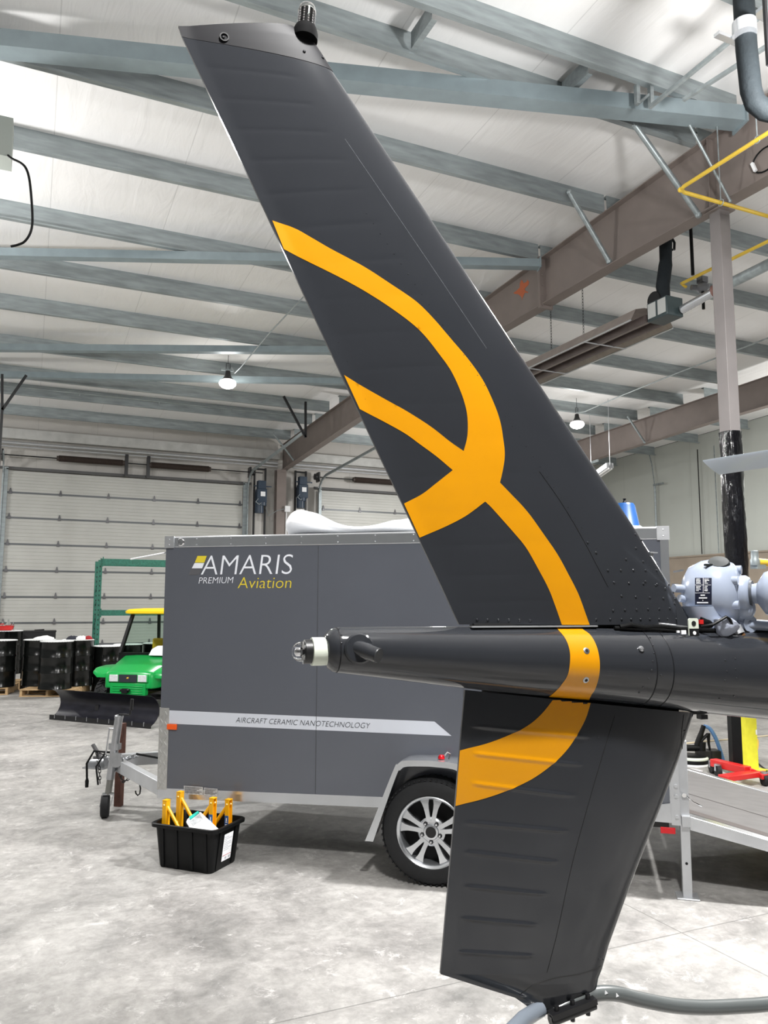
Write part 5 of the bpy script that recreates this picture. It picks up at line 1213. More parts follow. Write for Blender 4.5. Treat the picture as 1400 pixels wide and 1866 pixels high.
# clutter on and by the drums
top2 = DL2+V3(0, 0, .14+.885)
g = MB(); g.lathe([(.12, 0), (.17, .02), (.19, .1), (.18, .1), (.16, .03), (0, .02)], top2-rt0*.08, ZZ, 24); tag(g.build('red_basin', RED, origin=top2-rt0*.08), 'red plastic basin on the drum at the left edge', 'basin')
for k, (dx, hh) in enumerate(((-.1, .17), (.0, .21), (.06, .15))):
    p = top2+rt0*dx+fw0*(.06*k-.05)+V3(0, 0, .021); g = MB(); g.lathe([(.045, 0), (.05, .02), (.05, hh*.6), (.02, hh*.8), (.02, hh), (0, hh)], p, ZZ, 16)
    tag(g.build('glass_jar', GLASS, origin=p), ['clear jar standing in the red basin, leftmost', 'clear jar standing in the red basin, tallest and in the middle', 'clear jar standing in the red basin, rightmost and shortest'][k], 'jar', 'clear jars in the basin')

def rag(c, r, m_, lab, seed):
    rnd = random.Random(seed); g = MB(); n = 20; rings = []
    for j, (f, h) in enumerate(((1, .004), (.92, .03), (.6, .055), (.25, .07))):
        rings.append([np.array(c)+rt0*(r*f*math.cos(t)*(1+.25*math.sin(3*t+seed)))+fw0*(r*.7*f*math.sin(t)*(1+.2*math.cos(2*t+seed)))+ZZ*(h+rnd.uniform(-.012, .012)*(j > 0)) for t in [2*PI*k/n for k in range(n)]])
    g.loft(rings); tag(g.build('rag', m_, origin=c, angle=80), lab, 'rag', 'rags on the drum lids')
tz = .885
rag(D1_+V3(0, 0, tz)-rt0*.12, .14, mat('dark rag', (38, 40, 50), .9), 'dark rag on the drum lid behind the front drum', 1)
rag(D1_+V3(0, 0, tz)+rt0*.06, .12, mat('white rag', (225, 225, 224), .9), 'white rag between the dark and the red rag on a drum lid', 2)
rag(D1_+V3(0, 0, tz)+rt0*.2, .08, mat('red rag', (150, 36, 40), .9), 'red rag on the drum lid next to the green rack post', 3)
rag(D2_+V3(0, 0, tz)+rt0*.1, .2, mat('white paper towel', (238, 238, 236), .9), 'white paper towel on the drum lid left of the dark rag', 4)
p = fl(44, 1258)
g = MB(); g.box(p+V3(0, 0, .1), (.1, .16, .2), (rt0, fw0, ZZ)); g.lathe([(.03, .2), (.03, .24), (0, .24)], p, ZZ, 12); g.box(p+V3(0, 0, .3)+rt0*.01, (.09, .1, .12), (rt0, fw0, ZZ), 1); tag(g.build('spray_can_stack', [BLACKM, mat('pale blue plastic', (150, 170, 205), .4)], origin=p), 'small pale jug on a black block between the left and middle drums', 'jug')

# pallet rack frame
RX = fl(174, 1243)
rr = rt0*((174-700)/F*(dep0+1.0))+fw0*(dep0+1.3); RX = V3(rr[0], rr[1], 0)
zt_ = pl(174, 1021, fw0, RX)[2]
RK = thing('pallet_rack', 'green steel pallet rack frame standing between drums and trailer', 'rack', RX)
ru = V3(1, 0, 0); rv = V3(0, 1, 0)
for k, dy in enumerate((0, .55)):
    g = MB(); c = RX+rv*dy-ru*.02*k
    g.prism([(-.04, -.035), (.04, -.035), (.04, .035), (.034, .035), (.034, -.029), (-.034, -.029), (-.034, .035), (-.04, .035)], c, ru, rv, ZZ, zt_)
    g.box(c+ZZ*.004, (.12, .1, .008))
    for z in np.arange(.1, zt_-.05, .1): g.box(c+V3(0, -.0355, z), (.018, .001, .03), None, 1)
    g.build('upright', [RACKG, DARK], RK, smooth=False)
g = MB()
for z0, z1 in ((.15, .55), (.95, .55), (.95, 1.35), (1.75, 1.35), (1.75, 2.1)): g.bar(RX+rv*.03+ZZ*z0, RX+rv*.52+ZZ*z1, .03, .02)
for z in (.15, .95, 1.75): g.bar(RX+rv*.03+ZZ*z, RX+rv*.52+ZZ*z, .03, .03)
g.build('frame_bracing', RACKG, RK)
for (ya, yb) in ((1018, 1029), (1112, 1122)):
    for dy in (0, .55):
        za = pl(180, ya, fw0, RX)[2]; zb_ = pl(180, yb, fw0, RX)[2]; g = MB(); g.box(RX+ru*1.35+rv*dy+ZZ*(za+zb_)/2, (2.7, .05, za-zb_)); g.box(RX+ru*.05+rv*(dy-.04)+ZZ*(za+zb_)/2, (.02, .02, (za-zb_)*1.6)); g.build('beam', RACKG, RK)
for dy in (0, .55):
    g = MB(); c = RX+rv*dy+ru*2.7; g.box(c+ZZ*zt_/2, (.08, .07, zt_)); g.build('upright', RACKG, RK)

# ---- utility vehicle with plough (local x: image right, y: rearwards)
bl0, bl1 = fl(92, 1311), fl(273, 1328)
UQ = bl1-bl0; BW = np.linalg.norm(UQ); UQ = UQ/BW; uc = (bl0+bl1)/2
VH = math.radians(10); VX = math.cos(VH)*rt0-math.sin(VH)*fw0; BA = math.atan2(UQ[1], UQ[0])-math.atan2(VX[1], VX[0])
UV = thing('utility_vehicle', 'green utility vehicle with yellow canopy and front plough, beside the trailer', 'vehicle', uc, math.atan2(VX[1], VX[0]))
UO = .13                                                          # vehicle centreline relative to the blade
def ub(name_, m_, g, par=UV, **k):
    if name_ in ('hood', 'front_fender', 'grille_surround', 'grille_panel', 'emblem', 'headlight', 'bumper', 'winch_hook', 'cowl', 'white_cover'): g.v = [(x, y, z+.105) for x, y, z in g.v]
    return g.build(name_, m_, par, local=True, **k)
# plough
g = MB(); prof = []
for k in range(9):
    a = math.radians(-62+k*15.5); prof.append((.33*(math.cos(a)-.47), .235+.24*math.sin(a)))
pp = [(y, z) for y, z in prof]; th = .014
g.loft([[(x, y, z) for y, z in pp]+[(x, y+th, z) for y, z in reversed(pp)] for x in (-BW/2, BW/2)]); PLW = ub('plough_blade', PLOWM, g); PLW.rotation_euler = (0, 0, BA)
g = MB(); g.box((0, .0, .035), (BW+.03, .02, .07))
ub('cutting_edge', BLACKM, g, PLW)
g = MB()
for x in np.linspace(-BW/2+.1, BW/2-.1, 9): g.box((x, -.012, .055), (.012, .012, .06))
ub('edge_bolts', STEEL, g, PLW)
g = MB()
for x in (-.25, .25): g.box((x+.1, .45, .2), (.06, .5, .08))
g.box((.1, .66, .22), (.7, .06, .1)); ub('push_frame', BLACKM, g, UV)
# body: hood
g = MB(); X = UO; rings = []
for y, w_, z0, z1 in ((.60, .37, .34, .545), (.63, .40, .34, .60), (.8, .43, .34, .655), (1.05, .47, .38, .72), (1.35, .52, .45, .79), (1.42, .53, .45, .80)):
    rings.append([(X+w_*cx_, y, z) for cx_, z in ((-1, z0), (1, z0), (1, z1-.05), (.9, z1-.012), (.5, z1), (-.5, z1), (-.9, z1-.012), (-1, z1-.05))])
g.loft(rings); HD = ub('hood', GREEN, g, bev=.02)
for s_ in (-1, 1):
    g = MB(); rings = []
    for y, z, w0, w1 in ((.66, .545, .36, .56), (.72, .60, .36, .66), (.9, .635, .36, .72), (1.15, .645, .38, .74), (1.35, .64, .42, .74), (1.45, .60, .45, .72)):
        rings.append([(X+s_*w0, y, z-.05), (X+s_*w1, y, z-.05), (X+s_*w1, y, z-.02), (X+s_*(w1-.05), y, z), (X+s_*w0, y, z+.01)])
    g.loft(rings); ub('front_fender', GREEN, g)
g = MB(); g.box((X, .605, .495), (.66, .05, .13)); GRL = ub('grille_surround', GREEN, g, bev=.015)
g = MB(); g.box((X, .578, .495), (.30, .012, .115)); ub('grille_panel', mat('grille dark', (44, 48, 54), .4), g, GRL)
g = MB(); g.prism([(-.02, -.012), (-.004, -.004), (.006, -.012), (.012, -.002), (.022, .004), (.012, .01), (.016, .02), (.004, .012), (-.008, .014), (-.014, .006)], (X, .571, .5), (1, 0, 0), (0, 0, 1), (0, -1, 0), .003); ub('emblem', YELP, g, GRL)
for s_ in (-1, 1): g = MB(); g.box((X+s_*.235, .578, .495), (.145, .012, .105)); ub('headlight', mat('headlight glass', (222, 226, 228), .15, .3, var=.1, vscale=40), g, GRL, bev=.008)
g = MB(); g.box((X, .63, .33), (.58, .1, .18))
for k in range(4): g.box((X, .577, .27+.035*k), (.5, .01, .012))
ub('bumper', GREEN, g, bev=.012)
g = MB(); g.box((X-.03, .56, .31), (.09, .06, .07)); g.cyl((X-.1, .55, .32), (X+.05, .55, .32), .022, n=10); ub('winch_hook', BLACKM, g)
# cowl, posts, windshield, canopy
g = MB(); g.hexa([(X+x, y, z) for z, hw_, y0, y1 in ((.45, .62, 1.40, 1.52), (.83, .60, 1.38, 1.5)) for x, y in ((-hw_, y0), (hw_, y0), (hw_, y1), (-hw_, y1))]); ub('cowl', BLACK, g)
zc = pl(260, 1119, fw0, np.array(ROOTM[UV.name] @ Vector((UO, 1.9, 0))))[2]
for s_ in (-1, 1):
    g = MB(); g.bar((X+s_*.6, 1.42, .9), (X+s_*.55, 1.72, zc), .05, .05); ub('front_post', BLACKM, g)
    g = MB(); g.bar((X+s_*.56, 2.75, .8), (X+s_*.55, 2.7, zc), .05, .05); ub('rear_post', BLACKM, g)
g = MB(); g.hexa([(X-.58, 1.425, .92), (X+.58, 1.425, .92), (X+.58, 1.431, .92), (X-.58, 1.431, .92), (X-.53, 1.715, zc-.01), (X+.53, 1.715, zc-.01), (X+.53, 1.721, zc-.01), (X-.53, 1.721, zc-.01)]); ub('windshield', mat('windshield', (200, 220, 210), .02, trans=1., ior=1.02), g)
g = MB(); g.bar((X+.2, 1.42, .86), (X+.32, 1.66, 1.36), .012, .012); ub('wiper', BLACKM, g)
rings = [[(X+w_*cx_, y_, zc+h) for cx_, y_ in ((-1, 1.55), (1, 1.55), (1, 2.9), (-1, 2.9))] for w_, h in ((.60, 0), (.64, .02), (.64, .06), (.5, .1))]
g = MB(); g.loft([[(X+x, y, zc+h) for x, y in [(q[0]*w_, 2.22+q[1]*l_) for q in rrect(2, 2, .25)]] for w_, l_, h in ((.58, .66, 0), (.64, .72, .015), (.645, .725, .05), (.6, .68, .085), (.4, .5, .1))]); ub('canopy', CANOPY, g)
g = MB(); g.lathe([(.13, 0), (.17, .01), (.17, .03), (.13, .035)], (X+.22, 1.66, .99), (0, -.7, .7), 24, cap=False); g.tube([(X+.22, 1.68, .97), (X+.22, 1.5, .8)], .02, 8); ub('steering_wheel', BLACK, g)
for s_ in (-.3, .3):
    g = MB(); g.box((X+s_, 2.25, .66), (.5, .5, .12)); g.box((X+s_, 2.5, .9), (.5, .1, .45)); ub('seat', mat('seat yellow', (214, 178, 40), .5) if s_ < 0 else BLACK, g, bev=.03)
g = MB(); g.box((X, 2.0, .4), (1.25, 1.2, .1)); g.box((X, 3.1, .62), (1.35, 1.0, .3)); ub('cargo_bed', GREEN, g, bev=.02)
g = MB(); g.loft([[(X+.28+x*.3, 1.36+y*.12+.0*h, .80+h) for x, y in rrect(2, 2, .4)] for h in (0, .01)]+[[(X+.28+x*.26, 1.36+y*.1, .80+.1) for x, y in rrect(2, 2, .5)], [(X+.28+x*.18, 1.36+y*.06, .80+.15) for x, y in rrect(2, 2, .6)]]); ub('white_cover', SHEET, g)
def uwheel(x, y, r, w_):
    g = MB(); pr = [(r*.5, -w_/2*.8), (r*.75, -w_/2), (r*.94, -w_/2*.9), (r*.96, 0), (r*.94, w_/2*.9), (r*.75, w_/2), (r*.5, w_/2*.8)]
    g.lathe(pr, (x, y, r), (1, 0, 0), 36)
    for k in range(22):
        t = 2*PI*k/22; rd = V3(0, math.cos(t), math.sin(t)); tn = V3(0, -math.sin(t), math.cos(t))
        for s_ in (-1, 1):
            ax_ = V3(s_*.85, 0, 0)+tn*.5; ax_ /= np.linalg.norm(ax_); g.box(V3(x, y, r)+rd*r*.95+V3(s_*w_*.22, 0, 0)+tn*(.02*s_), (w_*.42, .03, r*.09), (ax_, np.cross(rd, ax_), rd))
    o = ub('tyre', RUBBER, g, angle=30); g = MB(); g.lathe([(r*.5, -w_*.3), (r*.45, w_*.3), (0, w_*.3)], (x, y, r), (1, 0, 0), 20); ub('wheel_hub', YELP, g, o)
for s_ in (-1, 1): uwheel(X+s_*.58, 1.05, .275, .23); uwheel(X+s_*.6, 3.1, .29, .28)
g = MB(); g.tube([(X-.6, 1.05, .275), (X+.6, 1.05, .275)], .04, 8); g.box((X, 1.9, .3), (.5, 2.4, .1)); g.tube([(X-.6, 3.1, .29), (X+.6, 3.1, .29)], .04, 8); ub('chassis', BLACKM, g)
# ================================================================== overhead services on the right
def one(g, name, m_, label, cat, origin, **k): return tag(g.build(name, m_, origin=origin, **k), label, cat)
UX, UY = V3(1, 0, 0), V3(0, 1, 0)
# radiant tube heater: burner box, U tube under a reflector, running along the building's depth
HZ = 5.62; hb = pl(1212, 566, (0, 0, 1), (0, 0, HZ)); 
HT = thing('radiant_heater', 'tube heater with a black burner box hanging below the purlins left of the wrapped column', 'heater', hb)
g = MB(); g.box(hb, (.28, .36, .26)); BXH = g.build('burner_box', mat('burner box', (54, 66, 68), .4), HT, bev=.01)
g = MB(); 
for dy in (-.09, .09): g.box(hb+V3(-.142, dy, .01), (.006, .14, .2))
g.build('data_plate', mat('plate grey', (178, 180, 178), .4), HT)
g = MB(); g.lathe([(.11, -.1), (.12, -.06), (.12, .06), (.11, .1)], hb+V3(0, .1, .17), UX, 20); g.build('fan_housing', BLACKM, HT)
LT = 6.2
g = MB()
g.tube([hb+V3(-.13, .2, -.06), hb+V3(-.13, 2., -.06), hb+V3(-.13, 4., -.06), hb+V3(-.13, LT, -.06)]+[hb+V3(.01-.14*math.cos(a), LT+.14*math.sin(a), -.06) for a in np.linspace(.2, PI-.2, 8)]+[hb+V3(.15, LT, -.06), hb+V3(.15, 4., -.06), hb+V3(.15, 2., -.06), hb+V3(.15, .2, -.06)], .052, 12); g.build('heat_tube', TUBEBR, HT)
g = MB(); prof = [(-.36, -.10), (-.27, .06), (-.12, .10), (.14, .10), (.29, .06), (.38, -.10)]
g.loft([[hb+V3(x, y, z) for x, z in prof]+[hb+V3(x, y, z+.006) for x, z in reversed(prof)] for y in (.25, LT+.25)]); g.build('reflector', REFLECT, HT, smooth=False)
g = MB()
for dx in (-.36, .38): g.tube([hb+V3(dx, .25, -.10), hb+V3(dx, LT+.25, -.10)], .012, 6)
for y in (1.2, 2.6, 4.0, 5.4): g.bar(hb+V3(-.36, y, -.11), hb+V3(.38, y, -.11), .02, .012)
g.build('reflector_edge', ALUM, HT)
def link_chain(p, q, par, name_='suspension_chain'):
    p = np.array(p); q = np.array(q); L = np.linalg.norm(q-p); n = int(L/.045); g = MB()
    for i in range(n):
        c = p+(q-p)*(i+.5)/n; e = UX if i % 2 else UY
        g.tube([c+ZZ*.03*math.cos(t)+e*.012*math.sin(t) for t in [2*PI*j/8 for j in range(8)]], .0035, 4, closed=True)
    return g.build(name_, BLACKM, par)
for y in (1.55, 2.35): 
    for dx in (-.1,): link_chain(hb+V3(dx, y, .10), V3(hb[0]+dx, hb[1]+y, zr(hb[1]+y)+.02), HT)
link_chain(hb+V3(0, 5.2, .10), V3(hb[0], hb[1]+5.2, zr(hb[1]+5.2)+.02), HT)
# exhaust duct rising from the burner
g = MB(); p0 = hb+V3(0, .0, .13); p1 = p0+V3(0, .02, .22); p2 = p1+V3(.08, .02, .3); p3 = p2+V3(.02, 0, .3)
g.tube([p0, p1, p1+V3(.03, .01, .1), p2, p2+V3(.01, 0, .08), p3, V3(p3[0], p3[1], zr(p3[1])+PD-.03)], [.075, .09, .09, .09, .08, .085, .085], 18); DU = one(g, 'exhaust_duct', DUCTB, 'black exhaust duct rising from the heater burner box through the rafter bay', 'duct', p0, angle=70)
g = MB(); g.tube([p3+V3(.1, -.02, .1), p3+V3(.14, -.02, .05), p3+V3(.13, -.02, -.05), p3+V3(.09, -.02, -.06)], .018, 8); g.build('handle_loop', BLACKM, origin=p0).parent = DU; bpy.data.objects['handle_loop'].location = (0, 0, 0)
# intake duct: flexible silver, then galvanised pipe towards the viewer
i0 = hb+V3(.08, -.22, -.05); i1 = hb+V3(.14, -.75, .03); 
g = MB(); P = [i0+(i1-i0)*k/24 for k in range(25)]; g.tube(P, [.055+.003*(k % 2) for k in range(25)], 16); ID = one(g, 'intake_duct', ALU, 'galvanised intake duct running from the heater burner past the wrapped column', 'duct', i0, angle=25)
g = MB(); g.tube([i1+V3(0, .05, 0), i1-V3(0, .1, 0)], .078, 20); g.build('clamp_collar', mat('reddish collar', (150, 112, 104), .5), origin=i0).parent = ID; bpy.data.objects['clamp_collar'].location = (0, 0, 0)
g = MB(); g.tube([i1, i1+V3(0, -6.5, .22)], .065, 16); o = g.build('rigid_pipe', GALV, origin=i0); o.parent = ID; o.location = (0, 0, 0)
# yellow gas pipes
ZG = 6.08; gA = pl(1235, 347, (0, 0, 1), (0, 0, ZG))
g = MB(); g.tube([gA+V3(0, -6, 0), gA+V3(0, -.09, 0), gA+V3(.02, -.03, 0), gA+V3(.09, 0, 0), gA+V3(7, 0, 0)], .021, 12); g.sph(gA+V3(.02, -.02, 0), .028, 6); GP = one(g, 'gas_pipe', YELP, 'yellow gas pipe bending in a sharp vee below the rafter beside the wrapped column', 'pipe', gA)
def rod(p, name_='hanger_rod', r=.007):
    q = V3(p[0], p[1], zr(p[1])+.02); g = MB(); g.tube([p, q], r, 6); g.tube([p+V3(0, .035*math.cos(t), -.028+.035*math.sin(t)) for t in np.linspace(0, 2*PI, 13)[:-1]], .006, 5, closed=True); o = g.build(name_, GALV, origin=gA); o.parent = GP; o.location = (0, 0, 0)
rod(gA+V3(0, -1.0, .03)); rod(gA+V3(.62, 0, .03)); rod(gA+V3(2.6, 0, .03))
ZG2 = 5.75; g2_ = pl(1242, 517, (0, 0, 1), (0, 0, ZG2+.25))
g = MB(); g.tube([g2_+V3(0, -6, 0), g2_+V3(0, .0, 0), g2_+V3(.1, .02, -.02)], .021, 12); GP2 = one(g, 'gas_pipe', YELP, 'yellow gas pipe ending at the grey valve beside the heater', 'pipe', g2_)
g = MB(); vc = g2_+V3(.22, -.15, -.07); g.lathe([(.05, -.06), (.09, -.02), (.09, .02), (.05, .05), (.03, .09)], vc, ZZ, 18); g.tube([vc+V3(-.14, .06, 0), vc+V3(.16, -.04, 0)], .035, 10); g.box(vc+V3(0, 0, .1), (.1, .1, .08)); g.build('gas_valve', mat('valve grey', (112, 114, 118), .45, .4), origin=g2_).parent = GP2; bpy.data.objects['gas_valve'].location = (0, 0, 0)
g = MB(); g.tube([vc-V3(0, 0, .05), vc-V3(.0, .0, .16), vc-V3(.1, -.05, .26), hb+V3(.3, .0, .12), hb+V3(.2, .05, .06)], .014, 8); g.tube([vc-V3(0, 0, .02), vc-V3(0, 0, .3)], .02, 8); g.build('flex_hose', BLACK, origin=g2_).parent = GP2; bpy.data.objects['flex_hose'].location = (0, 0, 0)
d0 = pl(1263, 501, (0, 0, 1), (0, 0, ZG2+.28)); d1_ = V3(d0[0], d0[1], zr(d0[1])+.02); g = MB(); g.tube([d0, d1_], .022, 8); one(g, 'black_drop_pipe', BLACK, 'thin black pipe dropping to the yellow pipe end right of the heater duct', 'pipe', d0)
# black duct at the top right corner
b0 = at(1364, 150, 6.0); zt_ = zr(b0[1])+PD-.03
g = MB(); lowz = at(1372, 192, 6.0)
P = [V3(b0[0], b0[1], zt_), V3(b0[0], b0[1], 6.0), V3(lowz[0]-.01, lowz[1], lowz[2]+.12)]+[lowz+rt0*x+ZZ*z for x, z in ((.02, .02), (.09, -.04), (.22, -.07), (.5, -.12), (1.2, -.2))]
g.tube(P, .078, 18); BD_ = one(g, 'flue_duct', DUCTB, 'black insulated flue duct bending right in the top right corner', 'duct', V3(b0[0], b0[1], zt_), angle=70)
g = MB(); cb = at(1357, 52, 6.0); g.tube([cb+ZZ*.05, cb-ZZ*.05], .088, 20); o = g.build('foil_collar', ALU, origin=V3(b0[0], b0[1], zt_)); o.parent = BD_; o.location = (0, 0, 0)
# tray of struts crossing the corner
ZTR = 6.72
def zpt(x, y, z=ZTR): return pl(x, y, (0, 0, 1), (0, 0, z))
ta, tb, tcn, td = zpt(1184, 196), zpt(1400, 18), zpt(1246, 182), zpt(1400, 83)
dv = V3(0, -1, 0)
g = MB()
for a, b in ((ta, tb), (tcn, td)): g.bar(a, a+(b-a)*2.2, .034, .034)
CT = one(g, 'strut_tray', GALV, 'pair of galvanised struts crossing in front of the black duct at the top right', 'cable tray', ta)
g = MB(); a, b = zpt(1306, 62, ZTR-.01), zpt(1345, 78, ZTR-.01); g.bar(a, b, .06, .03); o = g.build('crossbar', ALU, origin=ta); o.parent = CT; o.location = (0, 0, 0)
g = MB(); g.bar(zpt(1380, 20, ZTR-.01), zpt(1420, 40, ZTR-.01), .1, .03); o = g.build('crossbar', ALU, origin=ta); o.parent = CT; o.location = (0, 0, 0)
g = MB()
a, b = zpt(1162, 190, 6.93), zpt(1187, 193, 6.93)
for p in (a, b): g.bar(p, V3(p[0], p[1], zr(p[1])+.0), .045, .045)
g.bar(a, b+ZZ*.14, .025, .025); one(g, 'hanger_frame', GALV, 'short galvanised hanger frame right of the purlin bridging above the long strut', 'hanger', a)
g = MB(); p = at(1397, 60, 5.6); g.bar(p, p+ZZ*.9, .022, .022); g.bar(p-ZZ*.25, p, .022, .022); one(g, 'duct_hanger', BLACKM, 'dark hanging bracket at the right edge beside the black duct', 'hanger', p)
# white connector on a cable hung on the rafter
g = MB(); cpt = pl(1382, 298, (1, 0, 0), (XF1-.03, 0, 0)); g.tube([cpt+V3(0, .17*math.cos(t)-.1, .13*math.sin(t)) for t in np.linspace(0, 2*PI, 22)[:-1]], .009, 6, closed=True); CB = one(g, 'cable_loop', BLACK, 'loop of black cable with a white connector on the brown rafter at the right edge', 'cable', cpt)
g = MB(); g.bar(cpt+V3(-.02, .06, .03), cpt+V3(-.02, .02, -.08), .03, .03); o = g.build('connector', WHITE, origin=cpt); o.parent = CB; o.location = (0, 0, 0)
# fluorescent strip on the far rafter, dangling conduit
g = MB(); a = at(1078, 872, 21.5); b = at(1112, 848, 20.4); g.bar(a, b, .2, .13)
for q in (a, b): g.tube([q, V3(q[0], q[1], zr(q[1])+PD-.03)], .007, 6)
g.bar(a, b, .1, .14); FXT = one(g, 'strip_light', ALUM, 'unlit strip light fixture below the far rafter behind the fin', 'light fixture', a)
g = MB(); 
for dn in (-.05, .05): g.tube([a+V3(dn, 0, -.085), b+V3(dn, 0, -.085)], .025, 8)
o = g.build('tube_lamp', BULBW, origin=a); o.parent = FXT; o.location = (0, 0, 0)
# left edge: grey box and black cable
q0 = at(6, 255, 8.0); g = MB(); g.box(q0-rt0*.16, (.46, .3, .42), (UX, UY, ZZ)); one(g, 'duct_box', mat('grey sheet box', (160, 166, 160), .5), 'grey sheet metal box below the purlin at the left edge', 'box', q0)
g = MB(); P = [at(x, y, 7.9) for x, y in smooth_pts([(14, 283), (22, 289), (38, 297), (48, 308), (54, 330), (58, 372), (59, 405), (55, 425), (45, 440), (33, 446), (20, 449)], 4)]; g.tube(P, .0125, 8); one(g, 'black_cable', BLACK, 'thick black cable hanging in a curve at the left edge under the purlins', 'cable', P[0])

# ================================================================== floor clutter at the right, under the tail boom
pb = fl(1343, 1416); 
ST_ = thing('red_wheeled_stand', 'red castered stand with a tall black post, in front of the yellow column foot', 'stand', pb)
def ffl(x, y, z): p = fl(x, y, z); return p
g = MB(); g.bar(pb+ZZ*.1, pb+ZZ*1.5, .105, .1, rt0); g.build('post', BLACK, ST_, bev=.004)
g = MB(); a, b = fl(1318, 1418, .1), fl(1384, 1409, .1); g.bar(a, b, .12, .05); g.bar(b, fl(1399, 1416, .09), .11, .05); c_, d_ = fl(1300, 1389, .12), fl(1364, 1404, .12); g.bar(c_, d_, .09, .075); g.bar(d_, fl(1376, 1408, .1), .09, .06); g.bar(pb+ZZ*.1, (c_+d_)/2, .12, .05); g.build('base_frame', RED, ST_, bev=.006)
def caster(p, r=.06, m_=BLACKM):
    p = V3(p[0], p[1], 0); g = MB(); g.cyl(p+ZZ*r-rt0*.02, p+ZZ*r+rt0*.02, r, n=18); g.build('caster_wheel', RUBBER, ST_); g = MB()
    for s_ in (-1, 1): g.bar(p+ZZ*r+rt0*.028*s_, p+ZZ*(r*2+.0)+rt0*.028*s_, .035, .006, rt0)
    g.cyl(p+ZZ*(2*r-.005), p+ZZ*(2*r+.01), .035, n=12); g.build('caster_fork', STEEL, ST_)
caster(fl(1394, 1432)); caster(fl(1299, 1409)); caster(fl(1368, 1412)+fw0*.3); caster(fl(1325, 1424)+fw0*.2)
# vacuum with its hose
vb = fl(1262, 1412)+fw0*.55; vz = lambda x, y: pl(x, y, fw0, vb)
VA = thing('vacuum_cleaner', 'black and white vacuum with blue hose behind the trailer ramp', 'vacuum', V3(vb[0], vb[1], 0))
zt1_, zt2_ = vz(1264, 1392)[2], vz(1264, 1376)[2]
cc_ = V3(*(vz(1262, 1400)[:2]), 0)
g = MB(); g.lathe([(.16, 0), (.17, .02), (.17, zt1_-.02), (.16, zt1_)], cc_, ZZ, 28); g.build('canister', WHITE, VA)
g = MB(); g.lathe([(.165, zt1_), (.17, zt1_+.02), (.17, zt2_-.02), (.15, zt2_), (0, zt2_+.01)], cc_, ZZ, 28); g.build('motor_head', BLACK, VA)
g = MB(); g.lathe([(.172, zt2_-.035), (.174, zt2_-.02), (.16, zt2_-.005)], cc_, ZZ, 28, cap=False); g.build('head_band', CREAM, VA)
g = MB(); g.tube([vz(1250, 1363), vz(1275, 1363)], .035, 10); g.tube([vz(1278, 1405)-ZZ*0, vz(1279, 1352)], .045, 10); g.build('carry_handle', BLACK, VA)
g = MB(); P = smooth_pts([(1283, 1322), (1277, 1340), (1271, 1356), (1270, 1368)], 4); g.tube([vz(x, y) for x, y in P], [.026]*4+[.03]*9, 10); g.tube([vz(1273, 1356), vz(1281, 1347), vz(1290, 1338)], .018, 8); g.tube([vz(1291, 1336), vz(1292, 1355), vz(1295, 1372)], [.022, .014, .01], 8); g.build('nozzle', BLACK, VA)
g = MB(); g.box(vz(1288, 1374), (.2, .14, .08), (rt0, fw0, ZZ)); g.box(vz(1301, 1374), (.1, .16, .09), (rt0, fw0, ZZ)); g.bar(vz(1291, 1378)-ZZ*.02, V3(*vz(1291, 1400)[:2], 0), .05, .05); g.build('tool_holder', BLACKM, VA)
g = MB(); P = smooth_pts([(1283, 1323), (1293, 1327), (1303, 1342), (1311, 1362), (1319, 1388), (1327, 1412), (1331, 1421)], 5); g.tube([vz(x, y) for x, y in P], .021, 10); g.build('long_hose', BLUEH, VA)
g = MB(); P = smooth_pts([(1276, 1394), (1284, 1388), (1296, 1388), (1307, 1396), (1313, 1408), (1314, 1419)], 5); g.tube([vz(x, y) for x, y in P], .024, 10); g.build('short_hose', BLUEH, VA)
g = MB(); a = vz(1277, 1396); g.tube([vz(1272, 1398), vz(1278, 1392)], .034, 12); g.build('hose_cuff', BLACK, VA)
g = MB(); a, b, c_, d_ = fl(1254, 1412, .06), fl(1281, 1414, .02), fl(1277, 1404, .3), fl(1252, 1390, .22); g.hexa([fl(1246, 1408, .01), fl(1281, 1413, .01), fl(1281, 1404, .01), fl(1246, 1398, .01), fl(1246, 1408, .11), fl(1279, 1413, .03), fl(1276, 1404, .11), fl(1246, 1398, .13)]); one(g, 'white_carton', WHITEP, 'white open carton beside the vacuum at the far edge of the ramp', 'carton', fl(1262, 1406))
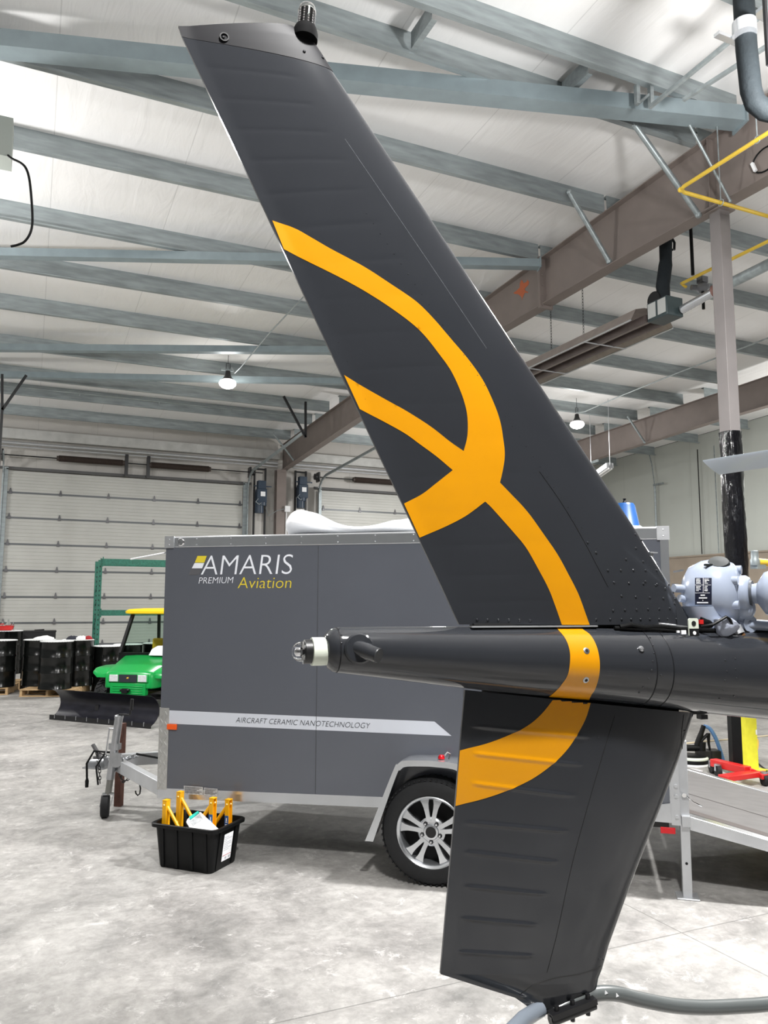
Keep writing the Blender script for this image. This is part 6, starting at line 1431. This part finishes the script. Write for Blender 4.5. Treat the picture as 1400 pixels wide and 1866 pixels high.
# cords on the floor and at the column foot
g = MB(); P = [fl(x, y, .008) for x, y in smooth_pts([(1240, 1356), (1275, 1352), (1320, 1348), (1345, 1346), (1385, 1342), (1420, 1339), (1460, 1336)], 5)]; g.tube(P, .011, 6); one(g, 'extension_cord', mat('beige cord', (214, 200, 170), .5), 'pale cord running across the floor behind the black post', 'cord', P[0])
pc = V3(cx+.11, cy-.09, 0)
cp_ = lambda x, y: pl(x, y, fw0, pc)
g = MB(); g.tube([cp_(x, y) for x, y in smooth_pts([(1376, 1345), (1381, 1350), (1380, 1365), (1374, 1376)], 5)], .012, 8); YC = one(g, 'yellow_cord', mat('amber cord', (236, 200, 96), .4), 'amber cord hanging from a white plug beside the yellow column foot', 'cord', cp_(1378, 1345))
g = MB(); g.box(cp_(1376, 1334), (.035, .03, .05), (rt0, fw0, ZZ)); o = g.build('plug', WHITE, origin=cp_(1378, 1345)); o.parent = YC; o.location = (0, 0, 0)
g = MB(); P = [cp_(x, y) for x, y in smooth_pts([(1359, 1305), (1363, 1330), (1368, 1345), (1365, 1362), (1370, 1372), (1374, 1380), (1376, 1390)], 4)]; g.tube(P, .007, 6); one(g, 'power_cable', BLACK, 'thin black cord trailing down the yellow column foot', 'cord', P[0])
g = MB(); P = [fl(x, y, .01) for x, y in smooth_pts([(1350, 1392), (1356, 1384), (1366, 1382), (1378, 1388), (1390, 1398), (1398, 1404), (1392, 1408), (1382, 1404)], 4)]; g.tube(P, .008, 6); one(g, 'coiled_cord', BLACK, 'black cord coiled on the floor behind the red stand', 'cord', P[0])
g = MB(); p = fl(1374, 1406); p = p+fw0*.25; g.box(p+ZZ*.05, (.12, .1, .1), (rt0, fw0, ZZ)); one(g, 'power_adapter', mat('adapter grey', (70, 70, 74), .5), 'small dark power brick on the floor behind the red stand', 'adapter', p)
# ================================================================== light: unseen high bay lamps, two read off the shadows, the others added as fill
for i, (x, y, p) in enumerate(((.9, .25, 980.), (4.7, 3.0, 1450.), (-2.5, 9.6, 1000.), (12.4, 3.2, 380.), (17.2, 11.5, 500.), (10.4, 19.2, 420.), (-4.6, 19.2, 420.))):
    lamp(V3(x, y, 5.55), 'unseen high bay lamp set to light the hall', p, 'high bay lamps out of the photo', .42 if i < 2 else None)
W = bpy.data.worlds.new('hall world'); sc.world = W; W.use_nodes = True
W.node_tree.nodes['Background'].inputs[0].default_value = (.9, .95, 1, 1); W.node_tree.nodes['Background'].inputs[1].default_value = .0
sc.view_settings.view_transform = 'Standard'; sc.view_settings.look = 'None'; sc.view_settings.gamma = 1; sc.view_settings.exposure = 0.0; sc.view_settings.use_curve_mapping = False
sc.cycles.max_bounces = 10; sc.cycles.diffuse_bounces = 6; sc.cycles.glossy_bounces = 4; sc.cycles.transmission_bounces = 6; sc.cycles.sample_clamp_indirect = 6; sc.cycles.use_denoising = True
bpy.context.view_layer.update()
